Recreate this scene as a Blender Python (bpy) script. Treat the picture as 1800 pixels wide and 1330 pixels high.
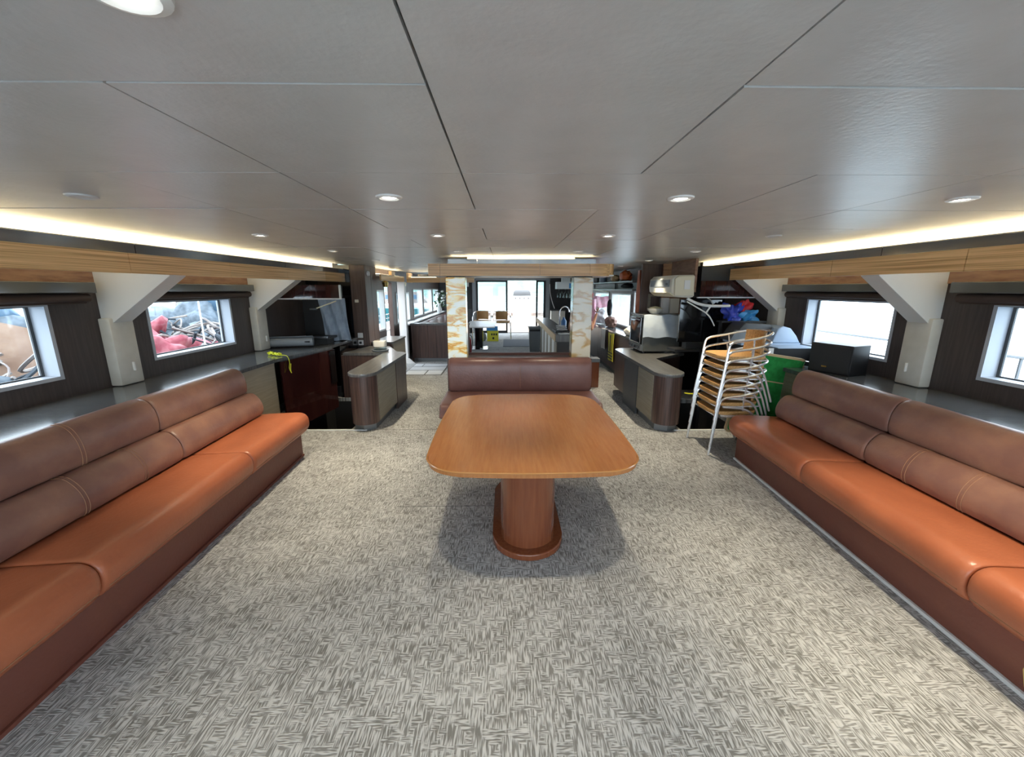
import bpy, bmesh, math, random
from mathutils import Vector, Matrix
random.seed(7)
for o in list(bpy.data.objects): bpy.data.objects.remove(o)
S = bpy.context.scene
C = S.collection
PI = math.pi
# ---------------------------------------------------------------- camera
cam = bpy.data.objects.new('camera', bpy.data.cameras.new('camera')); C.objects.link(cam)
cam.location = (0, 0, 1.75)
cam.rotation_euler = (math.radians(90 - 12.46), 0, math.radians(-0.85))
cam.data.sensor_width = 36; cam.data.lens = 36 * 715 / 1800
cam.data.clip_start = 0.05; cam.data.clip_end = 500
S.camera = cam
# ---------------------------------------------------------------- world and light
W = bpy.data.worlds.new('sky'); S.world = W; W.use_nodes = True
bg = W.node_tree.nodes['Background']
bg.inputs[0].default_value = (0.86, 0.93, 1.0, 1); bg.inputs[1].default_value = 4.2
S.view_settings.view_transform = 'Standard'
S.view_settings.look = 'None'
S.view_settings.gamma = 1
S.view_settings.exposure = 0.92
def portal(x, y, z, sx, sy, rot):
    l = bpy.data.lights.new('window_portal', 'AREA'); l.shape = 'RECTANGLE'; l.size = sx; l.size_y = sy
    l.cycles.is_portal = True
    o = bpy.data.objects.new('window_portal', l); C.objects.link(o); o.location = (x, y, z); o.rotation_euler = rot
DOWN_W = 50.0      # watts of each downlight
COVE_E = 5.0      # emission of the cove strips

# ---------------------------------------------------------------- helpers
MATS = {}
def nd(nt, t, **k):
    n = nt.nodes.new(t)
    for a, v in k.items(): setattr(n, a, v)
    return n
def M(name, base=(.5, .5, .5), rough=.5, metal=0, var=None, bump=None, emis=0, coat=0, spec=.5, trans=0, sheen=0, emis_col=None):
    """var=(scale_xyz, colour2, lo, hi, detail)  bump=(scale_xyz, strength)"""
    m = bpy.data.materials.new(name); m.use_nodes = True; nt = m.node_tree
    b = nt.nodes['Principled BSDF']
    b.inputs['Base Color'].default_value = (*base, 1); b.inputs['Roughness'].default_value = rough
    b.inputs['Metallic'].default_value = metal; b.inputs['Specular IOR Level'].default_value = spec
    b.inputs['Coat Weight'].default_value = coat; b.inputs['Coat Roughness'].default_value = .08
    b.inputs['Transmission Weight'].default_value = trans
    if sheen: b.inputs['Sheen Weight'].default_value = sheen
    if emis:
        b.inputs['Emission Color'].default_value = (*(emis_col or base), 1); b.inputs['Emission Strength'].default_value = emis
    tc = None
    def coords(sc):
        nonlocal tc
        tc = tc or nd(nt, 'ShaderNodeTexCoord')
        mp = nd(nt, 'ShaderNodeMapping'); mp.inputs['Scale'].default_value = sc
        nt.links.new(tc.outputs['Object'], mp.inputs['Vector']); return mp.outputs[0]
    if var:
        sc, c2, lo, hi, det = var
        n = nd(nt, 'ShaderNodeTexNoise'); n.inputs['Scale'].default_value = 1; n.inputs['Detail'].default_value = det
        nt.links.new(coords(sc), n.inputs['Vector'])
        r = nd(nt, 'ShaderNodeValToRGB'); r.color_ramp.elements[0].position = lo; r.color_ramp.elements[1].position = hi
        r.color_ramp.elements[0].color = (*base, 1); r.color_ramp.elements[1].color = (*c2, 1)
        nt.links.new(n.outputs[0], r.inputs[0]); nt.links.new(r.outputs[0], b.inputs['Base Color'])
        if emis and not emis_col: nt.links.new(r.outputs[0], b.inputs['Emission Color'])
    if bump:
        sc, st = bump
        n = nd(nt, 'ShaderNodeTexNoise'); n.inputs['Scale'].default_value = 1; n.inputs['Detail'].default_value = 3
        nt.links.new(coords(sc), n.inputs['Vector'])
        bp = nd(nt, 'ShaderNodeBump'); bp.inputs['Strength'].default_value = st; bp.inputs['Distance'].default_value = .004
        nt.links.new(n.outputs[0], bp.inputs['Height']); nt.links.new(bp.outputs[0], b.inputs['Normal'])
    MATS[name] = m; return m
ROOTM = {}
def top_matrix(p):
    while p.parent: p = p.parent
    return ROOTM.get(p.name, Matrix())
def obj(name, bm, mat, parent=None, smooth=False, label=None):
    """links the bmesh (built in world or root-local coordinates) as ONE mesh object"""
    if isinstance(mat, str): mat = MATS[mat]
    me = bpy.data.meshes.new(name)
    o = bpy.data.objects.new(name, me)
    if parent is not None:
        m = top_matrix(parent)
        bm.transform(m.inverted())
    else:
        xs = [v.co for v in bm.verts]
        c = Vector(((min(v.x for v in xs) + max(v.x for v in xs)) / 2, (min(v.y for v in xs) + max(v.y for v in xs)) / 2, min(v.z for v in xs)))
        bm.transform(Matrix.Translation(-c)); o.location = c; ROOTM[o.name] = Matrix.Translation(c)
    bmesh.ops.recalc_face_normals(bm, faces=bm.faces)
    bm.to_mesh(me); bm.free()
    if smooth:
        me.polygons.foreach_set('use_smooth', [True] * len(me.polygons))
        if smooth != 'all':
            try: me.set_sharp_from_angle(angle=math.radians(38))
            except Exception: pass
        me.polygons.foreach_set('use_smooth', [len(p.vertices) <= 6 for p in me.polygons])
    me.materials.append(mat)
    C.objects.link(o)
    if parent is not None: o.parent = parent
    if label: o['label'] = label
    return o
def tag(o, label, cat, group=None):
    o['label'] = label; o['category'] = cat
    if group: o['group'] = group
    return o
def struct(o): o['kind'] = 'structure'; return o
def thing(name, label, cat, loc=(0, 0, 0), rz=0, group=None):
    o = bpy.data.objects.new(name, None); C.objects.link(o)
    o.empty_display_size = .1
    o.location = loc; o.rotation_euler = (0, 0, rz)
    ROOTM[o.name] = Matrix.Translation(loc) @ Matrix.Rotation(rz, 4, 'Z')
    return tag(o, label, cat, group)
def local(o): ROOTM[o.name] = Matrix()      # parts of this root are built in its own coordinates
def dup(root, loc=None, rz=None, label=None):
    r = root.copy(); C.objects.link(r)
    if loc is not None: r.location = loc
    if rz is not None: r.rotation_euler = (0, 0, rz)
    if label: r['label'] = label
    for ch in list(root.children):
        if ch.type == 'EMPTY': continue
        c = ch.copy(); C.objects.link(c); c.parent = r
        for g in list(ch.children):
            d = g.copy(); C.objects.link(d); d.parent = c
    return r
def B(): return bmesh.new()
def box(bm, x0, x1, y0, y1, z0, z1, bev=0, seg=2):
    t = B() if bev else bm
    v = [t.verts.new(p) for p in [(x0, y0, z0), (x1, y0, z0), (x1, y1, z0), (x0, y1, z0), (x0, y0, z1), (x1, y0, z1), (x1, y1, z1), (x0, y1, z1)]]
    for f in [(0, 3, 2, 1), (4, 5, 6, 7), (0, 1, 5, 4), (1, 2, 6, 5), (2, 3, 7, 6), (3, 0, 4, 7)]: t.faces.new([v[i] for i in f])
    if bev:
        bmesh.ops.bevel(t, geom=list(t.edges), offset=bev, segments=seg, affect='EDGES', profile=.5)
        merge(bm, t)
    return bm
def merge(bm, t, mat=None):
    if mat is not None: t.transform(mat)
    mp = {v: bm.verts.new(v.co) for v in t.verts}
    for f in t.faces:
        try: bm.faces.new([mp[v] for v in f.verts])
        except ValueError: pass
    t.free()
def bx(*a, bev=0, seg=2): return box(B(), *a, bev=bev, seg=seg)
def rotbox(cx, cy, z0, sx, sy, sz, rz=0, bev=0, tilt=None):
    t = bx(-sx / 2, sx / 2, -sy / 2, sy / 2, 0, sz, bev=bev)
    m = Matrix.Translation((cx, cy, z0)) @ Matrix.Rotation(rz, 4, 'Z')
    if tilt: m = m @ Matrix.Rotation(tilt[1], 4, tilt[0])
    t.transform(m); return t
def prism(pts, a0, a1, axis='z', bm=None, bev=0):
    """polygon extruded along an axis; pts are the two other coordinates in order"""
    t = B()
    def P(p, a):
        return {'z': (p[0], p[1], a), 'y': (p[0], a, p[1]), 'x': (a, p[0], p[1])}[axis]
    lo = [t.verts.new(P(p, a0)) for p in pts]; hi = [t.verts.new(P(p, a1)) for p in pts]
    n = len(pts)
    for i in range(n): t.faces.new([lo[i], lo[(i + 1) % n], hi[(i + 1) % n], hi[i]])
    f0 = t.faces.new(lo[::-1]); f1 = t.faces.new(hi)
    if bev:
        es = [e for e in t.edges if len(set(e.link_faces) & {f0, f1}) == 1]
        bmesh.ops.bevel(t, geom=es, offset=bev, segments=3, affect='EDGES', profile=.5)
    if bm is None: return t
    merge(bm, t); return bm
def tube(pts, r, seg=8, bm=None, closed=False, cap=True):
    bm = bm if bm is not None else B()
    P = [Vector(p) for p in pts]; rings = []
    n = len(P); up = None
    for i in range(n):
        a = P[(i - 1) % n] if (closed or i > 0) else P[i]; b = P[(i + 1) % n] if (closed or i < n - 1) else P[i]
        d = (b - a).normalized()
        if up is None:
            up = Vector((0, 0, 1)) if abs(d.z) < .9 else Vector((1, 0, 0))
        s = d.cross(up).normalized(); up = s.cross(d).normalized()
        rr = r[i] if isinstance(r, (list, tuple)) else r
        rings.append([bm.verts.new(P[i] + rr * (math.cos(2 * PI * k / seg) * s + math.sin(2 * PI * k / seg) * up)) for k in range(seg)])
    for i in range(n if closed else n - 1):
        A, Bq = rings[i], rings[(i + 1) % n]
        for k in range(seg): bm.faces.new([A[k], A[(k + 1) % seg], Bq[(k + 1) % seg], Bq[k]])
    if cap and not closed: bm.faces.new(rings[0][::-1]); bm.faces.new(rings[-1])
    return bm
def lathe(prof, c, seg=20, bm=None, axis='z'):
    bm = bm if bm is not None else B(); t = B(); rings = []
    for r, z in prof: rings.append([t.verts.new((r * math.cos(2 * PI * k / seg), r * math.sin(2 * PI * k / seg), z)) for k in range(seg)])
    for A, Q in zip(rings, rings[1:]):
        for k in range(seg): t.faces.new([A[k], A[(k + 1) % seg], Q[(k + 1) % seg], Q[k]])
    t.faces.new(rings[0][::-1]); t.faces.new(rings[-1])
    m = Matrix.Translation(c)
    if axis == 'x': m = m @ Matrix.Rotation(PI / 2, 4, 'Y')
    if axis == 'y': m = m @ Matrix.Rotation(-PI / 2, 4, 'X')
    merge(bm, t, m); return bm
def loft(rings, cap=True, bm=None):
    bm = bm if bm is not None else B()
    R = [[bm.verts.new(p) for p in r] for r in rings]
    n = len(R[0])
    for A, Q in zip(R, R[1:]):
        for k in range(n): bm.faces.new([A[k], A[(k + 1) % n], Q[(k + 1) % n], Q[k]])
    if cap: bm.faces.new(R[0][::-1]); bm.faces.new(R[-1])
    return bm
def smooth_path(pts, n=6, closed=False):
    P = [Vector(p) for p in pts]; out = []; N = len(P)
    rng = range(N if closed else N - 1)
    for i in rng:
        p0 = P[(i - 1) % N] if (closed or i > 0) else P[i]; p1 = P[i]; p2 = P[(i + 1) % N]
        p3 = P[(i + 2) % N] if (closed or i + 2 < N) else p2
        for k in range(n):
            t = k / n
            out.append(.5 * ((2 * p1) + (p2 - p0) * t + (2 * p0 - 5 * p1 + 4 * p2 - p3) * t * t + (3 * p1 - p0 - 3 * p2 + p3) * t ** 3))
    if not closed: out.append(P[-1])
    return out
def stadium(cx, y0, y1, r, n=12):
    p = [(cx + r * math.cos(PI + PI * k / n), y0 + r + r * math.sin(PI + PI * k / n)) for k in range(n + 1)]
    p += [(cx + r * math.cos(PI * k / n), y1 - r + r * math.sin(PI * k / n)) for k in range(n + 1)]
    return p
def rrect(x0, x1, y0, y1, r, n=6):
    p = []
    for cx, cy, a in ((x1 - r, y0 + r, -PI / 2), (x1 - r, y1 - r, 0), (x0 + r, y1 - r, PI / 2), (x0 + r, y0 + r, PI)):
        p += [(cx + r * math.cos(a + PI / 2 * k / n), cy + r * math.sin(a + PI / 2 * k / n)) for k in range(n + 1)]
    return p
def holed(u0, u1, z0, z1, holes, plane, th, axis):
    """wall panel with rectangular holes, one watertight grid; axis 'x': plane at x, u runs along y"""
    us = sorted({u0, u1, *[h[0] for h in holes], *[h[1] for h in holes]}); zs = sorted({z0, z1, *[h[2] for h in holes], *[h[3] for h in holes]})
    us = [u for u in us if u0 <= u <= u1]; zs = [z for z in zs if z0 <= z <= z1]
    bm = B(); V = {}
    def solid(i, j):
        if i < 0 or j < 0 or i >= len(us) - 1 or j >= len(zs) - 1: return False
        cu = (us[i] + us[i + 1]) / 2; cz = (zs[j] + zs[j + 1]) / 2
        return not any(h[0] < cu < h[1] and h[2] < cz < h[3] for h in holes)
    def v(i, j, s):
        if (i, j, s) not in V:
            d = plane + s * th
            V[i, j, s] = bm.verts.new((d, us[i], zs[j]) if axis == 'x' else (us[i], d, zs[j]))
        return V[i, j, s]
    for i in range(len(us) - 1):
        for j in range(len(zs) - 1):
            if not solid(i, j): continue
            for s in (0, 1): bm.faces.new([v(i, j, s), v(i + 1, j, s), v(i + 1, j + 1, s), v(i, j + 1, s)])
            for (di, dj, a, b) in ((-1, 0, (i, j), (i, j + 1)), (1, 0, (i + 1, j), (i + 1, j + 1)), (0, -1, (i, j), (i + 1, j)), (0, 1, (i, j + 1), (i + 1, j + 1))):
                if not solid(i + di, j + dj): bm.faces.new([v(*a, 0), v(*b, 0), v(*b, 1), v(*a, 1)])
    return bm

# ---------------------------------------------------------------- materials
def carpet_material():
    m = bpy.data.materials.new('carpet'); m.use_nodes = True; nt = m.node_tree; b = nt.nodes['Principled BSDF']
    tc = nd(nt, 'ShaderNodeTexCoord')
    def noise(sc, det=1.0):
        mp = nd(nt, 'ShaderNodeMapping'); mp.inputs['Scale'].default_value = sc; nt.links.new(tc.outputs['Object'], mp.inputs[0])
        n = nd(nt, 'ShaderNodeTexNoise'); n.inputs['Scale'].default_value = 1; n.inputs['Detail'].default_value = det
        nt.links.new(mp.outputs[0], n.inputs['Vector']); return n.outputs[0]
    def ramp(src, a, b_):
        r = nd(nt, 'ShaderNodeMapRange'); r.inputs[1].default_value = a; r.inputs[2].default_value = b_
        nt.links.new(src, r.inputs[0]); return r.outputs[0]
    def mix(f, a, b_):
        x = nd(nt, 'ShaderNodeMix'); x.data_type = 'FLOAT'
        nt.links.new(f, x.inputs[0]); nt.links.new(a, x.inputs[2]); nt.links.new(b_, x.inputs[3]); return x.outputs[0]
    va = ramp(noise((150, 15, 1)), .42, .58); ho = ramp(noise((20, 150, 1)), .42, .58)
    sel = ramp(noise((17, 17, 1), 2), .50, .57)
    stroke = mix(sel, va, ho)
    blot = ramp(noise((5, 5, 1), 4), .3, .75)
    f = nd(nt, 'ShaderNodeMath', operation='MULTIPLY_ADD'); nt.links.new(stroke, f.inputs[0]); f.inputs[1].default_value = .7
    s2 = nd(nt, 'ShaderNodeMath', operation='MULTIPLY'); nt.links.new(blot, s2.inputs[0]); s2.inputs[1].default_value = .3
    nt.links.new(s2.outputs[0], f.inputs[2])
    cr = nd(nt, 'ShaderNodeValToRGB'); e = cr.color_ramp.elements
    e[0].color = (.18, .18, .172, 1); e[0].position = .08; e[1].color = (.50, .51, .515, 1); e[1].position = .85
    nt.links.new(f.outputs[0], cr.inputs[0]); nt.links.new(cr.outputs[0], b.inputs['Base Color'])
    b.inputs['Roughness'].default_value = .95; b.inputs['Specular IOR Level'].default_value = .1
    bp = nd(nt, 'ShaderNodeBump'); bp.inputs['Strength'].default_value = .35; bp.inputs['Distance'].default_value = .004
    nt.links.new(stroke, bp.inputs['Height']); nt.links.new(bp.outputs[0], b.inputs['Normal'])
    MATS['carpet'] = m
carpet_material()
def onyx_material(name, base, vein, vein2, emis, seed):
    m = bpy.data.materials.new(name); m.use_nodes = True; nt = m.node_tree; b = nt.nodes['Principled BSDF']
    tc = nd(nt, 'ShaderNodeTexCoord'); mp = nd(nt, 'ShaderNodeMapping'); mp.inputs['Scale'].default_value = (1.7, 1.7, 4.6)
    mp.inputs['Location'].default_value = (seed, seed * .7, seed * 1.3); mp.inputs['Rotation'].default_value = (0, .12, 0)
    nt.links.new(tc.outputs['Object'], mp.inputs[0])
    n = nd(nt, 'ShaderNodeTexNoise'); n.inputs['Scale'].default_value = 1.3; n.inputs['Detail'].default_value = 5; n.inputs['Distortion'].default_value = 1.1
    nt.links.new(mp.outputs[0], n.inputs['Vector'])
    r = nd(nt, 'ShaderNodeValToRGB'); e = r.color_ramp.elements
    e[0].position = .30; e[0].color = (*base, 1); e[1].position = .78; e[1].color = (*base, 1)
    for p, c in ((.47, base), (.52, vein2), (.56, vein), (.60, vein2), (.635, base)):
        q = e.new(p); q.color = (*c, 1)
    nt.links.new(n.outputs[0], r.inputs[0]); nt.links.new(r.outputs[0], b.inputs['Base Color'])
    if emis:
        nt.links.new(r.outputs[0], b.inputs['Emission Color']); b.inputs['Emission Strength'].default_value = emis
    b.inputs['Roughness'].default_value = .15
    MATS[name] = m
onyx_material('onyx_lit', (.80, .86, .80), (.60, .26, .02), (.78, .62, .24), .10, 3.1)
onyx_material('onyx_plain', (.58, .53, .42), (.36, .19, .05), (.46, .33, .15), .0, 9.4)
def glass_material(name, tint, rough=0):
    m = bpy.data.materials.new(name); m.use_nodes = True; nt = m.node_tree
    nt.nodes.remove(nt.nodes['Principled BSDF']); out = nt.nodes['Material Output']
    t = nd(nt, 'ShaderNodeBsdfTransparent'); t.inputs[0].default_value = (*tint, 1)
    g = nd(nt, 'ShaderNodeBsdfGlossy'); g.inputs['Roughness'].default_value = .02
    lw = nd(nt, 'ShaderNodeLayerWeight'); lw.inputs[0].default_value = .5
    pw = nd(nt, 'ShaderNodeMath', operation='POWER'); nt.links.new(lw.outputs['Facing'], pw.inputs[0]); pw.inputs[1].default_value = 4
    fr = nd(nt, 'ShaderNodeMath', operation='MULTIPLY_ADD'); nt.links.new(pw.outputs[0], fr.inputs[0]); fr.inputs[1].default_value = .6; fr.inputs[2].default_value = .03
    x = nd(nt, 'ShaderNodeMixShader'); nt.links.new(fr.outputs[0], x.inputs[0]); nt.links.new(t.outputs[0], x.inputs[1]); nt.links.new(g.outputs[0], x.inputs[2])
    nt.links.new(x.outputs[0], out.inputs[0]); MATS[name] = m
glass_material('glass', (.92, .97, 1.0)); glass_material('clear_plastic', (.85, .92, .9))
M('ceiling', (.51, .50, .48), .32, bump=((60, 60, 60), .25), var=((6, 6, 6), (.475, .465, .445), .35, .65, 3), spec=.5)
M('ceiling_gap', (.10, .095, .09), .8)
M('leather_seat', (.45, .14, .064), .33, var=((5, 3, 5), (.36, .105, .047), .35, .7, 4), bump=((45, 45, 45), .35), spec=.5)
M('leather_back', (.215, .105, .08), .38, var=((4, 5, 6), (.32, .165, .11), .4, .75, 4), bump=((40, 40, 40), .4), spec=.5)
M('leather_bench', (.135, .062, .054), .34, var=((5, 5, 5), (.18, .088, .074), .4, .75, 4), bump=((40, 40, 40), .35))
M('leather_base', (.17, .055, .038), .5, var=((6, 6, 6), (.18, .06, .038), .4, .7, 3), bump=((40, 40, 40), .4))
M('stitch', (.30, .15, .08), .7)
M('torn_foam', (.62, .47, .16), .9)
M('table_wood', (.43, .175, .055), .26, var=((60, 5, 6), (.36, .135, .040), .35, .7, 5), coat=.3, spec=.5)
MATS['table_wood'].node_tree.nodes['Principled BSDF'].inputs['Coat Roughness'].default_value = .16
M('table_rim', (.42, .19, .06), .25, coat=.3)
M('pedestal_wood', (.155, .044, .018), .22, var=((50, 50, 3), (.20, .062, .025), .35, .7, 4), coat=.3)
M('zebra', (.90, .60, .29), .3, var=((60, .9, 110), (.56, .32, .125), .42, .62, 2), coat=.2)
M('zebra_x', (.70, .44, .20), .3, var=((.9, 60, 110), (.40, .215, .08), .42, .62, 2), coat=.2)
M('fascia_mirror', (.26, .27, .28), .12, metal=.9, var=((3, 1.2, 6), (.36, .34, .31), .45, .6, 3))
M('cove_back', (.85, .80, .66), .6)
M('led', (1, .9, .7), .5, emis=COVE_E, emis_col=(1, .87, .60))
M('lamp', (1, .97, .9), .5, emis=14, emis_col=(1, .96, .88))
M('lamp_off', (.55, .55, .54), .4)
M('white_trim', (.74, .74, .72), .35)
M('chrome', (.62, .63, .65), .18, metal=1)
M('wall_dark', (.045, .034, .032), .5, var=((60, 60, 3), (.062, .048, .044), .4, .65, 4))
M('wall_mid', (.13, .085, .07), .45, var=((50, 50, 2), (.08, .052, .045), .4, .65, 4))
M('wall_warm', (.30, .17, .10), .5, var=((6, 6, 30), (.20, .10, .06), .4, .65, 3))
M('column_white', (.60, .585, .53), .6, var=((5, 5, 5), (.52, .50, .44), .4, .7, 4), bump=((25, 25, 25), .3))
M('gusset_white', (.70, .69, .66), .5, bump=((30, 30, 30), .15))
M('jamb', (.40, .43, .48), .4)
M('pelmet', (.07, .075, .072), .12, coat=.5)
M('blind', (.055, .035, .028), .7)
M('ledge', (.085, .09, .095), .16, var=((5, 50, 5), (.12, .126, .133), .4, .65, 4), coat=.2)
M('counter_top', (.10, .10, .10), .3, var=((40, 4, 5), (.15, .15, .145), .4, .65, 4), coat=.15)
M('olive', (.235, .205, .155), .5, var=((3, 3, 60), (.275, .245, .19), .4, .65, 3))
M('rib_wood', (.105, .060, .048), .35, var=((55, 55, 1.5), (.055, .032, .028), .42, .62, 3))
M('gloss_red', (.03, .008, .008), .06, coat=.4, var=((30, 30, 2), (.045, .014, .012), .4, .65, 3))
M('black_gloss', (.006, .006, .007), .06, coat=.3)
M('black', (.012, .012, .013), .45)
M('black_soft', (.02, .02, .021), .7)
M('dark_grey', (.06, .062, .066), .5)
M('steel_grey', (.20, .21, .22), .35, metal=.6)
M('grey_plastic', (.17, .19, .21), .45)
M('white_paint', (.80, .80, .79), .4)
M('cream_plastic', (.74, .68, .52), .4)
M('cream_light', (.80, .77, .68), .35)
M('paper', (.80, .80, .80), .6)
M('tile', (.72, .75, .78), .35, var=((4, 4, 4), (.66, .69, .72), .4, .6, 3))
M('grout', (.16, .16, .16), .8)
M('blue_grey', (.30, .37, .46), .55, var=((12, 3, 8), (.22, .28, .36), .35, .65, 3))
M('machine_blue', (.33, .42, .55), .45)
M('roll_grey', (.24, .26, .28), .6)
M('yellow_rope', (.75, .78, .03), .6)
M('cord', (.7, .66, .45), .6)
M('wicker', (.52, .30, .115), .55, var=((90, 90, 90), (.36, .19, .06), .4, .6, 2), bump=((120, 120, 120), .8))
M('wicker_dim', (.42, .26, .12), .55, var=((90, 90, 90), (.30, .17, .07), .4, .6, 2))
M('alu', (.80, .81, .82), .25, metal=.75)
M('felt_green', (.012, .20, .035), .9, var=((20, 20, 20), (.016, .26, .05), .4, .6, 2))
M('pale_wood', (.56, .40, .22), .5)
M('plastic_wrap', (.50, .58, .68), .15, var=((3, 3, 4), (.66, .74, .80), .4, .6, 3), bump=((9, 9, 5), 1.0))
M('oven_side', (.16, .17, .165), .25, metal=.5)
M('skin', (.42, .21, .13), .5)
M('shirt', (.10, .012, .018), .8)
M('trousers', (.02, .02, .025), .8)
M('hair', (.01, .008, .007), .5)
M('red', (.60, .025, .03), .5, var=((9, 9, 9), (.42, .015, .03), .4, .6, 3))
M('pink', (.75, .33, .42), .7, var=((18, 18, 18), (.80, .50, .55), .4, .6, 3))
M('bag_blue', (.03, .06, .45), .35)
M('bag_sky', (.04, .25, .55), .35)
M('bag_brown', (.22, .11, .08), .6)
M('bag_white', (.75, .72, .68), .6)
M('orange', (.60, .12, .02), .5)
M('yellow', (.72, .66, .05), .6)
M('bottle_blue', (.05, .14, .32), .3)
M('water', (.30, .42, .46), .08, bump=((2, 2, 2), .5))
M('rust', (.13, .07, .042), .8, var=((3, 3, 3), (.20, .13, .09), .35, .65, 5))
M('hull_blue', (.045, .10, .16), .5)
M('tarp_white', (.24, .21, .19), .6, var=((5, 5, 5), (.13, .10, .09), .4, .65, 4))
M('sack_red', (.20, .014, .03), .6, var=((8, 8, 8), (.30, .09, .10), .4, .7, 4), bump=((14, 14, 14), 1.0))
M('rope_dark', (.018, .026, .035), .7)
M('junk_grey', (.10, .125, .15), .6, var=((6, 6, 6), (.035, .05, .065), .35, .65, 4))
M('teak', (.50, .34, .22), .6)
M('hill', (.20, .30, .26), .9, var=((.1, .1, .2), (.12, .20, .18), .4, .6, 4))
M('sea_teal', (.015, .14, .16), .5)
M('leaf', (.05, .12, .05), .5)
M('petal', (.75, .75, .72), .6)
M('brass', (.55, .42, .16), .25, metal=1)

ZC = 2.15                      # ceiling
XL, XR = -3.5, 3.7             # saloon side walls
FL, FR = -2.8, 3.05            # fascia planes
# ================================================================ STRUCTURE
# floor with the two stairwell openings
def floor_mesh():
    bm = B()
    wells = [(-2.83, -1.97, 4.92, 6.5), (2.22, 3.05, 4.86, 6.3)]
    xs = sorted({XL, XR, *[w[0] for w in wells], *[w[1] for w in wells]}); ys = sorted({-2.2, 16.6, *[w[2] for w in wells], *[w[3] for w in wells]})
    V = {}
    def v(i, j):
        if (i, j) not in V: V[i, j] = bm.verts.new((xs[i], ys[j], 0))
        return V[i, j]
    for i in range(len(xs) - 1):
        for j in range(len(ys) - 1):
            cx, cy = (xs[i] + xs[i + 1]) / 2, (ys[j] + ys[j + 1]) / 2
            if any(w[0] < cx < w[1] and w[2] < cy < w[3] for w in wells): continue
            bm.faces.new([v(i, j), v(i + 1, j), v(i + 1, j + 1), v(i, j + 1)])
    r = bmesh.ops.extrude_face_region(bm, geom=list(bm.faces))
    for g in r['geom']:
        if isinstance(g, bmesh.types.BMVert): g.co.z -= .06
    return bm
floor = struct(obj('floor', floor_mesh(), 'carpet'))
# seams in the carpet laid across the saloon
for (sx0, sx1, sy) in ((-2.05, 1.95, 4.93), (-.9, .0, 3.05)):
    obj('carpet_seam', bx(sx0, sx1, sy, sy + .003, 0, .002), 'dark_grey', floor)
# tiles inlaid by the side door
tx = [(-2.12, -1.93, 9.18, 9.49), (-1.91, -1.37, 9.18, 9.49), (-2.12, -1.36, 8.76, 9.13), (-2.12, -1.71, 8.29, 8.71), (-1.68, -1.36, 8.29, 8.71)]
obj('tile_bed', bx(-2.14, -1.34, 8.26, 9.52, 0, .006), 'grout', floor)
for t in tx: obj('tile', bx(*t, .006, .012), 'tile', floor)
def stairwell(x0, x1, y0, y1, n):
    o = B()
    t = .03
    box(o, x0 - t, x0, y0, y1, -1.6, -.06); box(o, x1, x1 + t, y0, y1, -1.6, -.06)
    box(o, x0, x1, y1, y1 + t, -1.6, -.06); box(o, x0, x1, y0 - t, y0, -1.6, -.06); box(o, x0 - t, x1 + t, y0 - t, y1 + t, -1.63, -1.6)
    w = struct(obj('wall_stairwell_' + n, o, 'black_soft'))
    for k in range(5):
        obj('stair_tread', bx(x0, x1, y0 + .12 + k * .26, y0 + .40 + k * .26, -.28 - k * .24, -.24 - k * .24), 'black', w)
    return w
stairwell(-2.83, -1.97, 4.92, 6.5, 'left'); stairwell(2.22, 3.05, 4.86, 6.3, 'right')
struct(obj('trim_1', bx(-2.66, -1.76, 4.90, 4.925, 0, .012), 'white_trim')); struct(obj('trim_2', bx(2.12, 2.86, 4.835, 4.86, 0, .012), 'white_trim'))

# ceiling: backing and separate panels
ceil = struct(obj('ceiling', bx(FL - .02, FR + .02, -2.2, 16.5, ZC + .014, ZC + .05), 'ceiling_gap'))
rows = [-1.65, -1.0, -.36, .28, .926, 1.57, 2.246, 2.93, 3.6, 4.25, 4.9, 5.55, 6.2, 6.85, 7.5, 8.2, 9.5, 10.8, 12.1, 13.4, 14.7, 16.4]
g = lambda k: -.157 + .64 * k
named = {.28: [g(-3), g(0), g(1), g(3)], .926: [g(-3), g(-1), g(0), g(1), g(3)], 1.57: [g(-2), g(-1), g(0), g(2), g(3)], 2.246: [g(-2), g(-1), g(1), g(2), g(3)],
         2.93: [g(-4), g(-2), g(0), g(1), g(2), g(4)], 3.6: [g(-3), g(-1), g(1), g(3)], 4.25: [g(-2), g(0), g(2), g(4)]}
for i, (a, b) in enumerate(zip(rows, rows[1:])):
    se = named.get(a) or ([g(-3), g(-1), g(1), g(3)] if i % 2 else [g(-4), g(-2), g(0), g(2), g(4)])
    xs = [FL] + se + [FR]
    for x0, x1 in zip(xs, xs[1:]):
        y0, y1 = a, b
        if a == .28 and abs(x0 - g(0)) < .01: y1 = 1.57
        if a == .926 and abs(x0 - g(0)) < .01: continue
        obj('ceiling_panel', bx(x0 + .003, x1 - .003, y0 + .003, y1 - .003, ZC + random.uniform(-.001, .001), ZC + .014), 'ceiling', ceil)
# outboard soffits above the side walls
for n, (x0, x1) in (('trim_3', (XL, FL - .02)), ('trim_4', (FR + .02, XR))): struct(obj(n, bx(x0, x1, -2.2, 7.7, ZC + .10, ZC + .14), 'cove_back'))

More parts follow.
